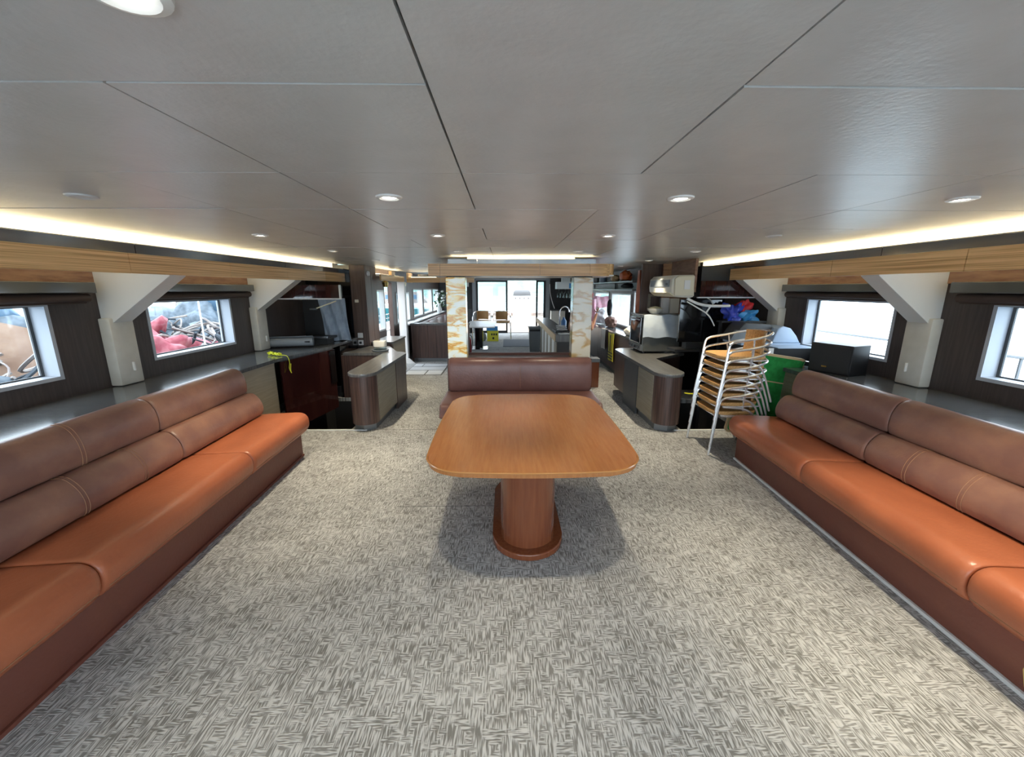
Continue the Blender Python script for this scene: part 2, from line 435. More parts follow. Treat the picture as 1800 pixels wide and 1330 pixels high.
# side walls of the saloon with their window openings
WL = [(-.15, 1.10), (1.95, 3.20), (4.05, 5.30)]; WR = [(-.35, .93), (1.72, 3.07), (3.84, 5.02)]
WZ0, WZ1 = 1.05, 1.645
wl = struct(obj('wall_left', holed(-2.2, 7.4, 0, ZC + .1, [(a, b, WZ0, WZ1) for a, b in WL], XL, -.16, 'x'), 'wall_dark'))
wr = struct(obj('wall_right', holed(-2.2, 7.0, 0, ZC + .1, [(a, b, WZ0, WZ1) for a, b in WR], XR, .16, 'x'), 'wall_dark'))
for n_, X, s in (('left', XL, 1), ('right', XR, -1)):
    obj('upper_panel', bx(min(X, X + s * .012), max(X, X + s * .012), -2.2, 6.9, 1.79, ZC + .09), 'wall_warm', wl if s > 0 else wr)
wn = 0
def window(X, s, a, b):
    """s = +1: the left wall (inside towards +x)"""
    global wn; wn += 1
    fr = B()
    xo = X - s * .158; xi = X + s * .006
    x0, x1 = min(xo, xi), max(xo, xi); t = .028
    box(fr, x0, x1, a, a + t, WZ0, WZ1); box(fr, x0, x1, b - t, b, WZ0, WZ1); box(fr, x0, x1, a + t, b - t, WZ0, WZ0 + t); box(fr, x0, x1, a + t, b - t, WZ1 - t, WZ1)
    w = struct(obj(f'window_{wn}', fr, 'jamb'))
    xp = X - s * .13
    obj('pane', bx(xp - .003, xp + .003, a + t, b - t, WZ0 + t, WZ1 - t), 'glass', w)
    gk = B(); q = .022
    xg0, xg1 = xp + s * .004, xp + s * .016; xg0, xg1 = min(xg0, xg1), max(xg0, xg1)
    box(gk, xg0, xg1, a + t, a + t + q, WZ0 + t, WZ1 - t); box(gk, xg0, xg1, b - t - q, b - t, WZ0 + t, WZ1 - t)
    box(gk, xg0, xg1, a + t + q, b - t - q, WZ0 + t, WZ0 + t + q * .5); box(gk, xg0, xg1, a + t + q, b - t - q, WZ1 - t - q * .5, WZ1 - t)
    obj('gasket', gk, 'dark_grey', w)
    portal(X - s * .17, (a + b) / 2, (WZ0 + WZ1) / 2, (WZ1 - WZ0), b - a, (0, -s * PI / 2, 0))
for a, b in WL: window(XL, 1, a, b)
for a, b in WR: window(XR, -1, a, b)
# front wall behind the camera with three large windows
FW = [(-3.0, -1.05), (-.9, 1.1), (1.25, 3.2)]
wf = struct(obj('wall_front', holed(XL, XR, 0, ZC + .1, [(a, b, .12, 2.05) for a, b in FW], -2.2, -.12, 'y'), 'wall_dark'))
for a, b in FW:
    wn += 1
    fr = B()
    box(fr, a, a + .04, -2.3, -2.19, .12, 2.05); box(fr, b - .04, b, -2.3, -2.19, .12, 2.05); box(fr, a + .04, b - .04, -2.3, -2.19, .12, .16); box(fr, a + .04, b - .04, -2.3, -2.19, 2.01, 2.05)
    w = struct(obj(f'window_{wn}', fr, 'jamb')); obj('pane', bx(a + .04, b - .04, -2.26, -2.254, .16, 2.01), 'glass', w)
    portal((a + b) / 2, -2.33, 1.085, b - a, 1.93, (PI / 2, 0, 0))

# after saloon: narrower walls behind the stair columns
AX0, AX1, YE = -2.62, 2.66, 16.42
was = struct(obj('wall_after_left', holed(8.0, YE, 0, ZC, [(8.1, 8.9, .88, 1.72), (9.0, 9.6, .1, 1.88), (9.9, 11.2, .92, 1.66), (11.7, 12.95, .95, 1.74), (13.15, 14.6, .95, 1.74), (14.8, 16.0, .95, 1.74)], AX0, -.1, 'x'), 'wall_mid'))
war = struct(obj('wall_after_right', holed(7.0, YE, 0, ZC, [(7.55, 8.5, .95, 1.70), (8.72, 10.3, .92, 1.64), (10.6, 12.2, .95, 1.65)], AX1, .1, 'x'), 'wall_mid'))
for (x, s, L) in ((AX0, 1, [(8.1, 8.9, .88, 1.72), (9.9, 11.2, .92, 1.66), (11.7, 12.95, .95, 1.74), (13.15, 14.6, .95, 1.74), (14.8, 16.0, .95, 1.74)]), (AX1, -1, [(7.55, 8.5, .95, 1.70), (8.72, 10.3, .92, 1.64), (10.6, 12.2, .95, 1.65)])):
    for (a, b, c, d) in L:
        wn += 1; fr = B(); x0, x1 = min(x - s * .09, x + s * .02), max(x - s * .09, x + s * .02); t = .03
        box(fr, x0, x1, a, a + t, c, d); box(fr, x0, x1, b - t, b, c, d); box(fr, x0, x1, a + t, b - t, c, c + t); box(fr, x0, x1, a + t, b - t, d - t, d)
        w = struct(obj(f'window_{wn}', fr, 'white_trim')); xp = x - s * .06
        obj('pane', bx(xp - .003, xp + .003, a + t, b - t, c + t, d - t), 'glass', w)
        portal(x - s * .12, (a + b) / 2, (c + d) / 2, d - c, b - a, (0, -s * PI / 2, 0))
# cross walls closing the jogs in the hull sides, dark and glossy like the stair surrounds
struct(obj('wall_cross_left', bx(XL, -2.95, 7.35, 7.45, 0, ZC + .1), 'black_gloss'))
struct(obj('wall_cross_right', bx(2.95, XR, 6.95, 7.05, 0, ZC + .1), 'black_gloss'))
# end wall with sliding doors to the stern deck
we = struct(obj('wall_end', holed(-2.62, 2.66, 0, 2.3, [(-1.16, 1.57, .02, 2.06)], YE, .12, 'y'), 'dark_grey'))
for xj in (-1.25, 1.66): obj('door_post', bx(xj - .07, xj + .07, YE - .05, YE, 0, 2.12), 'steel_grey', we)
obj('door_header', bx(-1.33, 1.74, YE - .06, YE, 2.06, 2.14), 'steel_grey', we)
d1 = B()
for (x0, x1, z0, z1) in ((-1.16, -1.10, .02, 2.06), (0, .07, .02, 2.06), (-1.1, 0, 2.0, 2.06), (-1.1, 0, .02, .1)): box(d1, x0, x1, YE + .01, YE + .05, z0, z1)
d1 = struct(obj('door_1', d1, 'black')); obj('pane', bx(-1.1, 0, YE + .027, YE + .033, .1, 2.0), 'glass', d1)
d2 = B()
for (x0, x1, z0, z1) in ((1.20, 1.27, .02, 2.06), (1.50, 1.57, .02, 2.06), (1.27, 1.5, 2.0, 2.06), (1.27, 1.5, .02, .1)): box(d2, x0, x1, YE + .06, YE + .10, z0, z1)
d2 = struct(obj('door_2', d2, 'black')); obj('pane', bx(1.27, 1.5, YE + .077, YE + .083, .1, 2.0), 'glass', d2)
portal(.2, YE + .2, 1.03, 2.7, 2.0, (-PI / 2, 0, 0))
# exposed hull ribs: columns with gussets
for X, s, ys, side in ((XL, 1, (1.46, 3.56, 5.66), 'left'), (XR, -1, (1.32, 3.40, 5.38), 'right')):
    for k, y in enumerate(ys):
        if k == 0: continue
        which = {0: 'nearest the camera', 1: 'between the two visible windows' , 2: 'beside the stairwell'}[k]
        t = thing('hull_column', f'off-white hull column with slanted bracket on the {side} wall, {which}', 'column', (X, y + .11, .9), 0, 'hull columns along the side walls')
        xo = X + s * .10
        obj('post', bx(min(X, xo), max(X, xo), y, y + .23, .905, 1.50, bev=.012), 'column_white', t, True)
        xf = (FL - .048) if s > 0 else (FR + .048)
        pts = [(X, 1.46), (xo, 1.46), (xf, 1.855), (xf, 2.055), (X, 2.055)]
        obj('bracket', prism(pts, y + .035, y + .215, 'y', bev=.004), 'gusset_white', t)
        obj('latch', bx(min(xo, xo + s * .02), max(xo, xo + s * .02), y + .13, y + .145, 1.02, 1.10, bev=.004), 'white_trim', t)
# blinds with their pelmets
def blind(X, s, a, b, lab):
    t = thing('roller_blind', lab, 'blind', (X + s * .1, (a + b) / 2, 1.63), 0, 'roller blinds above the saloon windows')
    x0, x1 = X + s * .013, X + s * .15; x0, x1 = min(x0, x1), max(x0, x1)
    obj('pelmet', bx(x0, x1, a, b, 1.715, 1.80, bev=.006), 'pelmet', t)
    xc = X + s * .09
    obj('roll', lathe([(.0, 0), (.034, 0), (.034, b - a - .06), (.0, b - a - .06)], (xc, a + .03, 1.677), 14, axis='y'), 'blind', t, True)
    obj('bottom_bar', tube([(xc, a + .05, 1.638), (xc, b - .05, 1.638)], .008, 6), 'blind', t)
blind(XL, 1, 1.70, 3.46, 'raised brown roller blind under grey pelmet, left wall, nearest'); blind(XL, 1, 3.83, 5.60, 'raised brown roller blind under grey pelmet, left wall, before stairwell')
blind(XR, -1, 1.60, 3.28, 'raised brown roller blind under grey pelmet, right wall, nearest'); blind(XR, -1, 3.66, 5.31, 'raised brown roller blind under grey pelmet, right wall, above black speaker')

# fascias with cove light
def fascia(side, X, s, seams, mseams, y0, y1):
    t = thing('cove_fascia', f'striped zebra-wood fascia with mirror strip and glowing cove along the {side} side', 'fascia', (X - s * .05, (y0 + y1) / 2, 1.86))
    xs = [y0] + seams + [y1]
    for a, b in zip(xs, xs[1:]): obj('wood_panel', bx(min(X, X - s * .03), max(X, X - s * .03), a + .003, b - .003, 1.862, 2.008), 'zebra', t)
    obj('backing', bx(min(X - s * .031, X - s * .045), max(X - s * .031, X - s * .045), y0, y1, 1.866, 2.07), 'wall_dark', t)
    xm = X - s * .018
    ms = [y0] + mseams + [y1]
    for a, b in zip(ms, ms[1:]): obj('mirror_strip', bx(min(xm, xm - s * .012), max(xm, xm - s * .012), a + .003, b - .003, 2.009, 2.078), 'fascia_mirror', t)
    obj('cove_shelf', bx(min(X - s * .02, X - s * .20), max(X - s * .02, X - s * .20), y0, y1, 2.074, 2.086), 'cove_back', t)
    obj('cove_wall', bx(min(X - s * .2, X - s * .215), max(X - s * .2, X - s * .215), y0, y1, 2.06, ZC + .1), 'cove_back', t)
    obj('light_strip', bx(min(X - s * .13, X - s * .185), max(X - s * .13, X - s * .185), y0, y1, 2.0865, 2.096), 'led', t, label='warm white LED strip')
    xw = X - s * .30
    obj('wall_wash_strip', bx(min(xw, xw - s * .03), max(xw, xw - s * .03), y0, 6.6, 2.10, 2.11), 'led', t, label='warm white LED strip behind the fascia')
fascia('left', FL, 1, [.93, 2.055, 3.185, 4.32, 5.432, 6.565], [1.12, 3.275, 5.433], -2.1, 7.34)
fascia('right', FR, -1, [.50, 1.63, 2.756, 3.898, 5.015, 6.12], [1.3, 3.418, 5.6], -2.1, 6.90)
# ================================================================ FURNITURE
# ---- side sofas
def sofa(side, s, loc, rz, seat_j, back_j, up_seams, lo_seams, length):
    """local frame: x = s*u outward from the seat nose, y = -distance from the far end"""
    t = thing('banquette_sofa', f'long orange-brown leather banquette sofa with rolled back along the {side} wall', 'sofa', loc, rz)
    local(t)
    seat_p = [(0.10, .262), (.035, .285), (.005, .335), (0, .39), (.012, .435), (.045, .466), (.10, .479), (.25, .476), (.46, .468), (.50, .44), (.50, .30), (.46, .262)]
    low_p = [(.47, .475), (.435, .505), (.428, .56), (.445, .625), (.485, .68), (.53, .708), (.60, .70), (.64, .66), (.66, .55), (.62, .475)]
    up_p = [(.59, .705), (.565, .735), (.562, .80), (.575, .87), (.605, .93), (.655, .962), (.71, .962), (.745, .93), (.755, .85), (.73, .72)]
    def sm(p): return [(v.x, v.y) for v in smooth_path([(a, b, 0) for a, b in p], 3, True)]
    def roll(prof, y0, y1):
        pr = sm(prof); cu = sum(p[0] for p in pr) / len(pr); cz = sum(p[1] for p in pr) / len(pr)
        L = abs(y1 - y0); rings = []
        n = max(2, int(L / .16))
        st = [(0, .90), (.006, .955), (.02, .99)] + [(.04 + (L - .08) * k / n, 1.0 + .008 * math.sin(k * 2.1)) for k in range(n + 1)] + [(L - .02, .99), (L - .006, .955), (L, .90)]
        for d, k in st:
            rings.append([(s * (cu + (p[0] - cu) * k), -(y0 + d), cz + (p[1] - cz) * k) for p in pr])
        return loft(rings)
    for a, b in zip(seat_j, seat_j[1:]):
        q = obj('seat_cushion', roll(seat_p, a + .003, b - .003), 'leather_seat', t, 'all')
        path = [(s * .026, -(a + .03), .300), (s * .026, -(b - .03), .300)]
        obj('seam', tube([(s * .012, -(a + .03), .318), (s * .012, -(b - .03), .318)], .0035, 5), 'stitch', q)
    for prof, seams, nm in ((low_p, lo_seams, 'lower_bolster'), (up_p, up_seams, 'upper_bolster')):
        for a, b in zip(back_j, back_j[1:]):
            q = obj(nm, roll(prof, a + .003, b - .003), 'leather_back', t, 'all')
            pr = sm(prof); cu = sum(p[0] for p in pr) / len(pr); cz = sum(p[1] for p in pr) / len(pr)
            for y in seams:
                if a < y < b:
                    for dy in (-.012, .012):
                        pp = [(s * (cu + (p[0] - cu) * 1.012), -(y + dy), cz + (p[1] - cz) * 1.012) for p in pr if p[0] < cu + .06]
                        pp.sort(key=lambda p: p[2])
                        obj('stitching', tube(pp, .0022, 4), 'stitch', q)
    bm = B(); box(bm, min(s * .095, s * .60), max(s * .095, s * .60), -length, -.03, .02, .268, bev=.008)
    obj('plinth', bm, 'leather_base', t, True)
    bm = B(); box(bm, min(s * .63, s * .74), max(s * .63, s * .74), -length, -.05, .25, .90)
    obj('back_board', bm, 'leather_base', t)
    bm = B(); box(bm, min(s * .085, s * .55), max(s * .085, s * .55), -length, -.03, 0, .02)
    obj('skirting_strip', bm, 'white_trim' if side == 'right' else 'leather_base', t)
    return t
sl = sofa('left', -1, (-2.085, 4.16, 0), math.radians(3.2), [0, 1.08, 2.42, 3.72, 5.0], [.04, 1.2, 2.72, 4.0, 5.0], [1.80, 3.4], [1.56, 1.98, 3.3], 5.0)
sr = sofa('right', 1, (2.305, 4.0, 0), math.radians(-3.0), [0, 1.14, 2.35, 3.6, 4.8], [.04, 1.16, 2.7, 3.9, 4.8], [3.2], [1.50, 1.86, 3.2], 4.8)
bm = prism([(-2.62, .055), (-2.585, .05), (-2.565, .12), (-2.575, .19), (-2.60, .185), (-2.605, .11)], .0915, .0955, 'x')
obj('torn_patch', bm, 'torn_foam', sr, label='torn patch showing yellow foam')

# ---- ledges behind the sofas
t = thing('window_ledge', 'dark grey window ledge behind the left sofa, olive panel below', 'ledge', (-3.15, 2, 0))
obj('ledge_top', prism([(XL + .01, -2.1), (-2.84, -2.1), (-2.84, 5.02), (-2.64, 6.16), (-2.66, 6.3), (-2.66, 7.33), (XL + .01, 7.33)], .86, .90, 'z'), 'ledge', t)
obj('front_panel', bx(-2.90, -2.86, -2.0, 4.98, 0, .86), 'olive', t); obj('stair_panel', bx(-2.70, -2.665, 6.52, 7.32, 0, .86), 'black_gloss', t)
t = thing('window_ledge', 'dark grey window ledge behind the right sofa under black speaker', 'ledge', (3.35, 2, 0))
obj('ledge_top', prism([(3.06, -2.1), (XR - .01, -2.1), (XR - .01, 6.2), (2.86, 6.2), (3.06, 4.9)], .86, .90, 'z'), 'ledge', t)
obj('front_panel', bx(3.09, 3.13, -2.0, 4.86, 0, .86), 'olive', t)

# ---- pedestal table
def table_outline(x0, x1, y0, y1, r, bow, n=8):
    p = []
    for (cx, cy, a) in ((x1 - r, y0 + r, -PI / 2), (x1 - r, y1 - r, 0), (x0 + r, y1 - r, PI / 2), (x0 + r, y0 + r, PI)):
        p += [Vector((cx + r * math.cos(a + PI / 2 * k / n), cy + r * math.sin(a + PI / 2 * k / n))) for k in range(n + 1)]
    out = []
    mx, my = (x0 + x1) / 2, (y0 + y1) / 2
    for i, q in enumerate(p):
        out.append(q)
        nx = p[(i + 1) % len(p)]
        if (nx - q).length > .3:
            for k in range(1, 8): out.append(q.lerp(nx, k / 8))
    res = []
    for q in out:
        fx = (q.x - mx) / ((x1 - x0) / 2); fy = (q.y - my) / ((y1 - y0) / 2)
        res.append((q.x + bow * fx * (1 - fy * fy) * .6, q.y + bow * fy * (1 - fx * fx)))
    return res
t = thing('pedestal_table', 'glossy orange-brown wooden table with rounded corners on oval pedestal', 'table', (.16, 2.95, 0))
obj('tabletop', prism(table_outline(-.475, .80, 2.16, 3.80, .21, .045), .705, .742, 'z', bev=.006), 'table_wood', t, True)
def ring(outl, d):
    cx = sum(p[0] for p in outl) / len(outl); cy = sum(p[1] for p in outl) / len(outl)
    return [(p[0] + d * (1 if p[0] > cx else -1), p[1]) for p in outl]
ol = table_outline(-.479, .804, 2.156, 3.804, .213, .045)
obj('rim', tube([(p[0], p[1], .736) for p in ol], .006, 6, closed=True), 'table_rim', t, True)
obj('pedestal', prism(stadium(.148, 2.415, 3.42, .187), .045, .705, 'z'), 'pedestal_wood', t, True)
obj('base', prism(stadium(.148, 2.345, 3.50, .247), 0, .048, 'z', bev=.01), 'pedestal_wood', t, True)

# ---- centre bench, ledge behind it, second bench back to back
t = thing('leather_bench', 'brown leather bench with padded back facing the wooden table', 'bench', (.18, 4.9, 0))
def pad(x0, x1, prof):
    pr = [(v.x, v.y) for v in smooth_path([(a, b, 0) for a, b in prof], 3, True)]
    cy = sum(p[0] for p in pr) / len(pr); cz = sum(p[1] for p in pr) / len(pr)
    st = [(x0, .86), (x0 + .01, .95), (x0 + .03, 1), ((x0 + x1) / 2, 1.0), (x1 - .03, 1), (x1 - .01, .95), (x1, .86)]
    return loft([[(x, cy + (p[0] - cy) * k, cz + (p[1] - cz) * k) for p in pr] for x, k in st])
bk = obj('backrest', pad(-.735, 1.095, [(5.10, .455), (5.075, .50), (5.07, .66), (5.085, .82), (5.13, .878), (5.18, .87), (5.19, .7), (5.18, .455)]), 'leather_bench', t, 'all')
obj('stitching', bx(.178, .182, 5.064, 5.07, .50, .80), 'stitch', bk)
obj('seat', pad(-.765, 1.115, [(4.45, .30), (4.43, .36), (4.46, .43), (4.55, .455), (5.0, .452), (5.18, .45), (5.18, .30)]), 'leather_bench', t, 'all')
obj('plinth', bx(-.72, 1.07, 4.52, 5.18, 0, .30), 'leather_base', t)
obj('rear_ledge', bx(-.76, 1.11, 5.195, 5.50, 0, .862), 'rib_wood', t)
obj('rear_backrest', pad(-.73, 1.09, [(5.52, .46), (5.515, .7), (5.53, .85), (5.58, .885), (5.64, .86), (5.66, .7), (5.65, .46)]), 'leather_bench', t, 'all')
obj('rear_seat', pad(-.73, 1.09, [(5.52, .32), (5.52, .44), (5.7, .455), (6.1, .45), (6.13, .40), (6.1, .32)]), 'leather_bench', t, 'all')
# ---- onyx pillars
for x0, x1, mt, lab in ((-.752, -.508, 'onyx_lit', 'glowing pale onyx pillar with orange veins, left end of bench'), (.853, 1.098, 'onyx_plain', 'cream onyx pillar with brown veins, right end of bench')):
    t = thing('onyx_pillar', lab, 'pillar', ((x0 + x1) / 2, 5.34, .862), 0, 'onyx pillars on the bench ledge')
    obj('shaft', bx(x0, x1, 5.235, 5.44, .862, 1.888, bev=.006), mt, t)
    obj('cap', bx(x0 + .01, x1 - .01, 5.245, 5.43, 1.888, 1.90), 'black', t)
    obj('back_strip', bx(x0 + .04, x1 - .04, 5.441, 5.455, .87, 1.88), 'steel_grey', t)
# ---- canopy over the bench
t = thing('canopy_fascia', 'zebra-wood canopy box with mirror strip hanging above the bench pillars', 'canopy', (.2, 5.5, 1.90))
cs = [-.945, -.80, .415, 1.03]
for a, b in zip(cs, cs[1:]): obj('wood_panel', bx(a + .002, b - .002, 5.12, 5.14, 1.90, 2.045), 'zebra_x', t)
arc = [(1.03, 5.12)] + [(1.18 + .18 * math.sin(PI / 2 * k / 6), 5.30 - .18 * math.cos(PI / 2 * k / 6)) for k in range(7)] + [(1.36, 5.95)]
inn = [(p[0] - (.02 if i > 5 else .0), p[1] + (.02 if i < 4 else .01)) for i, p in enumerate(arc)]
obj('curved_panel', prism(arc + inn[::-1], 1.90, 2.045, 'z'), 'zebra_x', t, True)
obj('side_panel', bx(-.945, -.925, 5.142, 5.95, 1.90, 2.045), 'zebra', t)
obj('rear_panel', bx(-.92, 1.335, 5.93, 5.95, 1.90, 2.045), 'zebra_x', t)
obj('underside', bx(-.92, 1.33, 5.145, 5.925, 1.902, 1.915), 'white_paint', t)
obj('box_core', bx(-.72, 1.13, 5.33, 5.8, 1.916, 2.09), 'cove_back', t)
for a, b in ((-.73, -.36), (-.36, 1.14)): obj('mirror_strip', bx(a + .002, b - .002, 5.31, 5.325, 2.046, 2.112), 'fascia_mirror', t)
obj('light_strip', bx(-.70, 1.12, 5.34, 5.42, 2.095, 2.107), 'led', t, label='warm white LED strip')
obj('hanger', bx(-.5, .9, 5.5, 5.7, 2.09, ZC - .002), 'cove_back', t)

# ---- downlights
ordn = ['first', 'second', 'third', 'fourth', 'fifth', 'sixth']
cols = ['leftmost', 'centre-left', 'centre-right', 'rightmost']
proto = None
for j, y in enumerate([.66, 1.955, 3.29, 4.62, 6.1, 7.6]):
    for i, x in enumerate([-1.87, -.52, .79, 2.08]):
        if j == 0 and i in (0, 2): continue
        if j > 3 and i in (1, 2): continue
        off = (i == 0 and j == 1) or (i == 3 and j == 2)
        lab = f"{'unlit round vent' if off else 'lit round downlight'} with metal ring, {cols[i]} in {ordn[j]} ceiling row from camera"
        t = thing('ceiling_downlight', lab, 'downlight', (x, y, ZC), 0, 'recessed ceiling downlights')
        local(t)
        r = B(); prof = [(.030, -.004), (.043, -.010), (.056, -.006), (.058, 0), (.030, 0)]
        seg = 24; rings = [[r.verts.new((a * math.cos(2 * PI * k / seg), a * math.sin(2 * PI * k / seg), z)) for k in range(seg)] for a, z in prof]
        for A, Q in zip(rings, rings[1:] + rings[:1]):
            for k in range(seg): r.faces.new([A[k], A[(k + 1) % seg], Q[(k + 1) % seg], Q[k]])
        obj('trim_ring', r, 'white_trim' if not off else 'lamp_off', t, True)
        obj('lens', lathe([(.0, -.004), (.031, -.004), (.031, -.0015), (0, -.0015)], (0, 0, 0), 20), 'lamp_off' if off else 'lamp', t)
        if not off:
            l = bpy.data.lights.new('downlight_beam', 'SPOT'); l.energy = DOWN_W * (1.3 if i in (0, 3) else .55); l.spot_size = math.radians(80); l.spot_blend = .8; l.shadow_soft_size = .03; l.color = (1, .86, .62)
            lo = bpy.data.objects.new('downlight_beam', l); C.objects.link(lo); lo.parent = t; lo.location = (0, 0, -.015)

# ---- counters beside the stairs
def arc_pts(cx, cy, r, a0, a1, n=8): return [(cx + r * math.cos(a0 + (a1 - a0) * k / n), cy + r * math.sin(a0 + (a1 - a0) * k / n)) for k in range(n + 1)]
# left
t = thing('stair_counter', 'dark-topped curved counter with olive door beside the left stairwell', 'counter', (-1.8, 5.6, 0))
cap = arc_pts(-1.79, 5.02, .17, PI, 2 * PI, 12)
obj('worktop', prism([(-1.965, 5.02)] + arc_pts(-1.787, 5.0, .178, PI, 2 * PI, 12) + [(-1.60, 6.3)] + arc_pts(-1.80, 6.45, .2, 0, PI / 2, 6) + [(-2.10, 7.32), (-2.45, 7.32), (-2.62, 6.56), (-2.62, 6.5), (-1.965, 6.5)], .70, .742, 'z', bev=.006), 'counter_top', t, True)
obj('ribbed_end', prism(arc_pts(-1.787, 5.0, .165, PI, 2 * PI, 14) + [(-1.622, 5.02), (-1.952, 5.02)], .09, .70, 'z'), 'rib_wood', t, True)
obj('body', bx(-1.95, -1.64, 5.022, 6.49, .09, .70), 'rib_wood', t)
obj('door', bx(-1.639, -1.618, 5.03, 5.86, .10, .69), 'olive', t)
obj('end_panel', bx(-1.639, -1.612, 5.87, 6.45, 0, .70), 'rib_wood', t)
obj('kick', prism([(-1.93, 4.98), (-1.79, 4.90), (-1.66, 4.98), (-1.66, 5.86), (-1.93, 5.86)], 0, .09, 'z'), 'steel_grey', t)
obj('back_unit', prism([(-2.655, 6.505), (-1.75, 6.505), (-2.14, 7.28), (-2.44, 7.30), (-2.655, 7.30)], .0, .70, 'z'), 'rib_wood', t)
# right
t = thing('stair_counter', 'dark-topped curved counter with olive door beside right stairwell, under the oven', 'counter', (2.0, 5.5, 0))
obj('worktop', prism([(2.205, 4.95), (2.205, 5.9), (2.86, 6.42), (2.86, 7.0), (2.22, 7.0)] + arc_pts(2.05, 6.8, .2, PI / 2, PI, 5) + [(1.845, 6.1)] + arc_pts(2.022, 4.93, .183, PI, 2 * PI, 12), .70, .742, 'z', bev=.006), 'counter_top', t, True)
obj('ribbed_end', prism(arc_pts(2.022, 4.93, .168, PI, 2 * PI, 14) + [(2.19, 4.95), (1.854, 4.95)], .09, .70, 'z'), 'rib_wood', t, True)
obj('body', prism([(1.872, 4.952), (2.19, 4.952), (2.19, 5.9), (2.80, 6.42), (2.80, 6.98), (1.90, 6.98)], .09, .70, 'z'), 'rib_wood', t)
obj('door', bx(1.848, 1.870, 4.96, 5.55, .10, .69), 'olive', t)
obj('end_panel', bx(1.842, 1.870, 5.56, 6.2, 0, .70), 'dark_grey', t)
obj('kick', prism([(1.88, 4.90), (2.02, 4.82), (2.16, 4.90), (2.16, 5.55), (1.88, 5.55)], 0, .09, 'z'), 'steel_grey', t)

# ---- left stair surround
t = thing('stair_side_panel', 'glossy dark red-brown wooden panel beside the left stairwell', 'panel', (-2.75, 5.6, -.05))
obj('board', prism([(-2.825, 5.03), (-2.80, 5.02), (-2.605, 6.14), (-2.63, 6.15)], -.05, .858, 'z'), 'gloss_red', t)
obj('glass_strip', prism([(-2.622, 6.0), (-2.61, 6.0), (-2.588, 6.13), (-2.60, 6.13)], .35, .85, 'z'), 'black_gloss', t)
t = thing('overhead_cabinet', 'glossy dark red overhead cabinet with white edge above the left stairwell', 'cabinet', (-2.75, 5.9, 1.61))
obj('front', bx(-3.40, -2.38, 5.98, 6.01, 1.615, 1.80), 'gloss_red', t)
obj('edge_trim', bx(-3.40, -2.365, 5.96, 6.01, 1.598, 1.614), 'white_trim', t)
obj('end_trim', bx(-2.379, -2.365, 5.96, 6.01, 1.6145, 1.80), 'white_trim', t)
obj('body', bx(-3.40, -2.42, 6.012, 6.2, 1.63, 1.79), 'black_soft', t)
t = thing('stair_column', 'dark wooden column with sockets and switch left of the aisle', 'column', (-2.7, 7.7, .742))
obj('front_board', bx(-2.72, -2.46, 7.35, 7.38, .745, ZC), 'wall_mid', t)
obj('mirror_board', bx(-2.95, -2.725, 7.35, 7.38, .745, ZC), 'black_gloss', t)
obj('core', bx(-2.95, -2.50, 7.385, 7.97, 0, ZC), 'wall_dark', t)
obj('side_board', bx(-2.495, -2.46, 7.385, 7.66, .745, ZC), 'wall_mid', t)
obj('side_board', bx(-2.495, -2.46, 7.67, 7.97, .745, ZC), 'wall_mid', t)
for nm, z in (('socket_outlet', .93), ('socket_outlet', .80)):
    q = obj(nm, bx(-2.66, -2.57, 7.335, 7.349, z - .045, z + .045, bev=.004), 'white_paint', t)
    if z < .9: obj('plug', bx(-2.635, -2.595, 7.30, 7.334, z - .02, z + .02, bev=.005), 'black', q)
obj('light_switch', bx(-2.665, -2.60, 7.335, 7.349, 1.51, 1.56, bev=.004), 'cream_light', t)
obj('alarm_lamp', lathe([(0, 0), (.045, 0), (.04, .03), (.0, .035)], (-2.459, 7.5, 2.01), 14, axis='x'), 'white_paint', t, True)
# things around the left stairwell
t = thing('rolled_mat', 'rolled grey mat lying on the ledge by the left stairwell', 'mat', (-3.2, 6.0, .9))
sp = []
for k in range(60):
    a = k / 59 * 5 * PI; r = .014 + .066 * k / 59
    sp.append((a, r))
bm = B(); ptsO = [(r * math.cos(a), r * math.sin(a)) for a, r in sp]; ptsI = [((r - .006) * math.cos(a), (r - .006) * math.sin(a)) for a, r in sp]
merge(bm, prism(ptsO + ptsI[::-1], -.30, .30, 'z'), Matrix.Translation((-3.17, 6.02, .984)) @ Matrix.Rotation(math.radians(14), 4, 'Z') @ Matrix.Rotation(PI / 2, 4, 'Y'))
obj('roll', bm, 'roll_grey', t, True)
obj('core_tube', lathe([(0, -.272), (.012, -.272), (.012, .272), (0, .272)], (-3.17, 6.02, .984), 10, axis='x'), 'black', t)
def blanket_mesh(x0, x1, y, z0, z1, nx=12, nz=10, wav=.02, th=.012, drift=0):
    bm = B(); gr = []
    for s_ in (0, 1):
        gr.append([[bm.verts.new((x0 + (x1 - x0) * i / nx + drift * (j / nz), y + s_ * th + wav * math.sin(i * 1.3 + j * .4), z0 + (z1 - z0) * j / nz + .01 * math.sin(i * .9))) for i in range(nx + 1)] for j in range(nz + 1)])
    for s_ in (0, 1):
        for j in range(nz):
            for i in range(nx): bm.faces.new([gr[s_][j][i], gr[s_][j][i + 1], gr[s_][j + 1][i + 1], gr[s_][j + 1][i]])
    edge = [(0, i) for i in range(nx + 1)] + [(j, nx) for j in range(1, nz + 1)] + [(nz, i) for i in range(nx - 1, -1, -1)] + [(j, 0) for j in range(nz - 1, 0, -1)]
    for (a, b) in zip(edge, edge[1:] + edge[:1]):
        bm.faces.new([gr[0][a[0]][a[1]], gr[0][b[0]][b[1]], gr[1][b[0]][b[1]], gr[1][a[0]][a[1]]])
    return bm
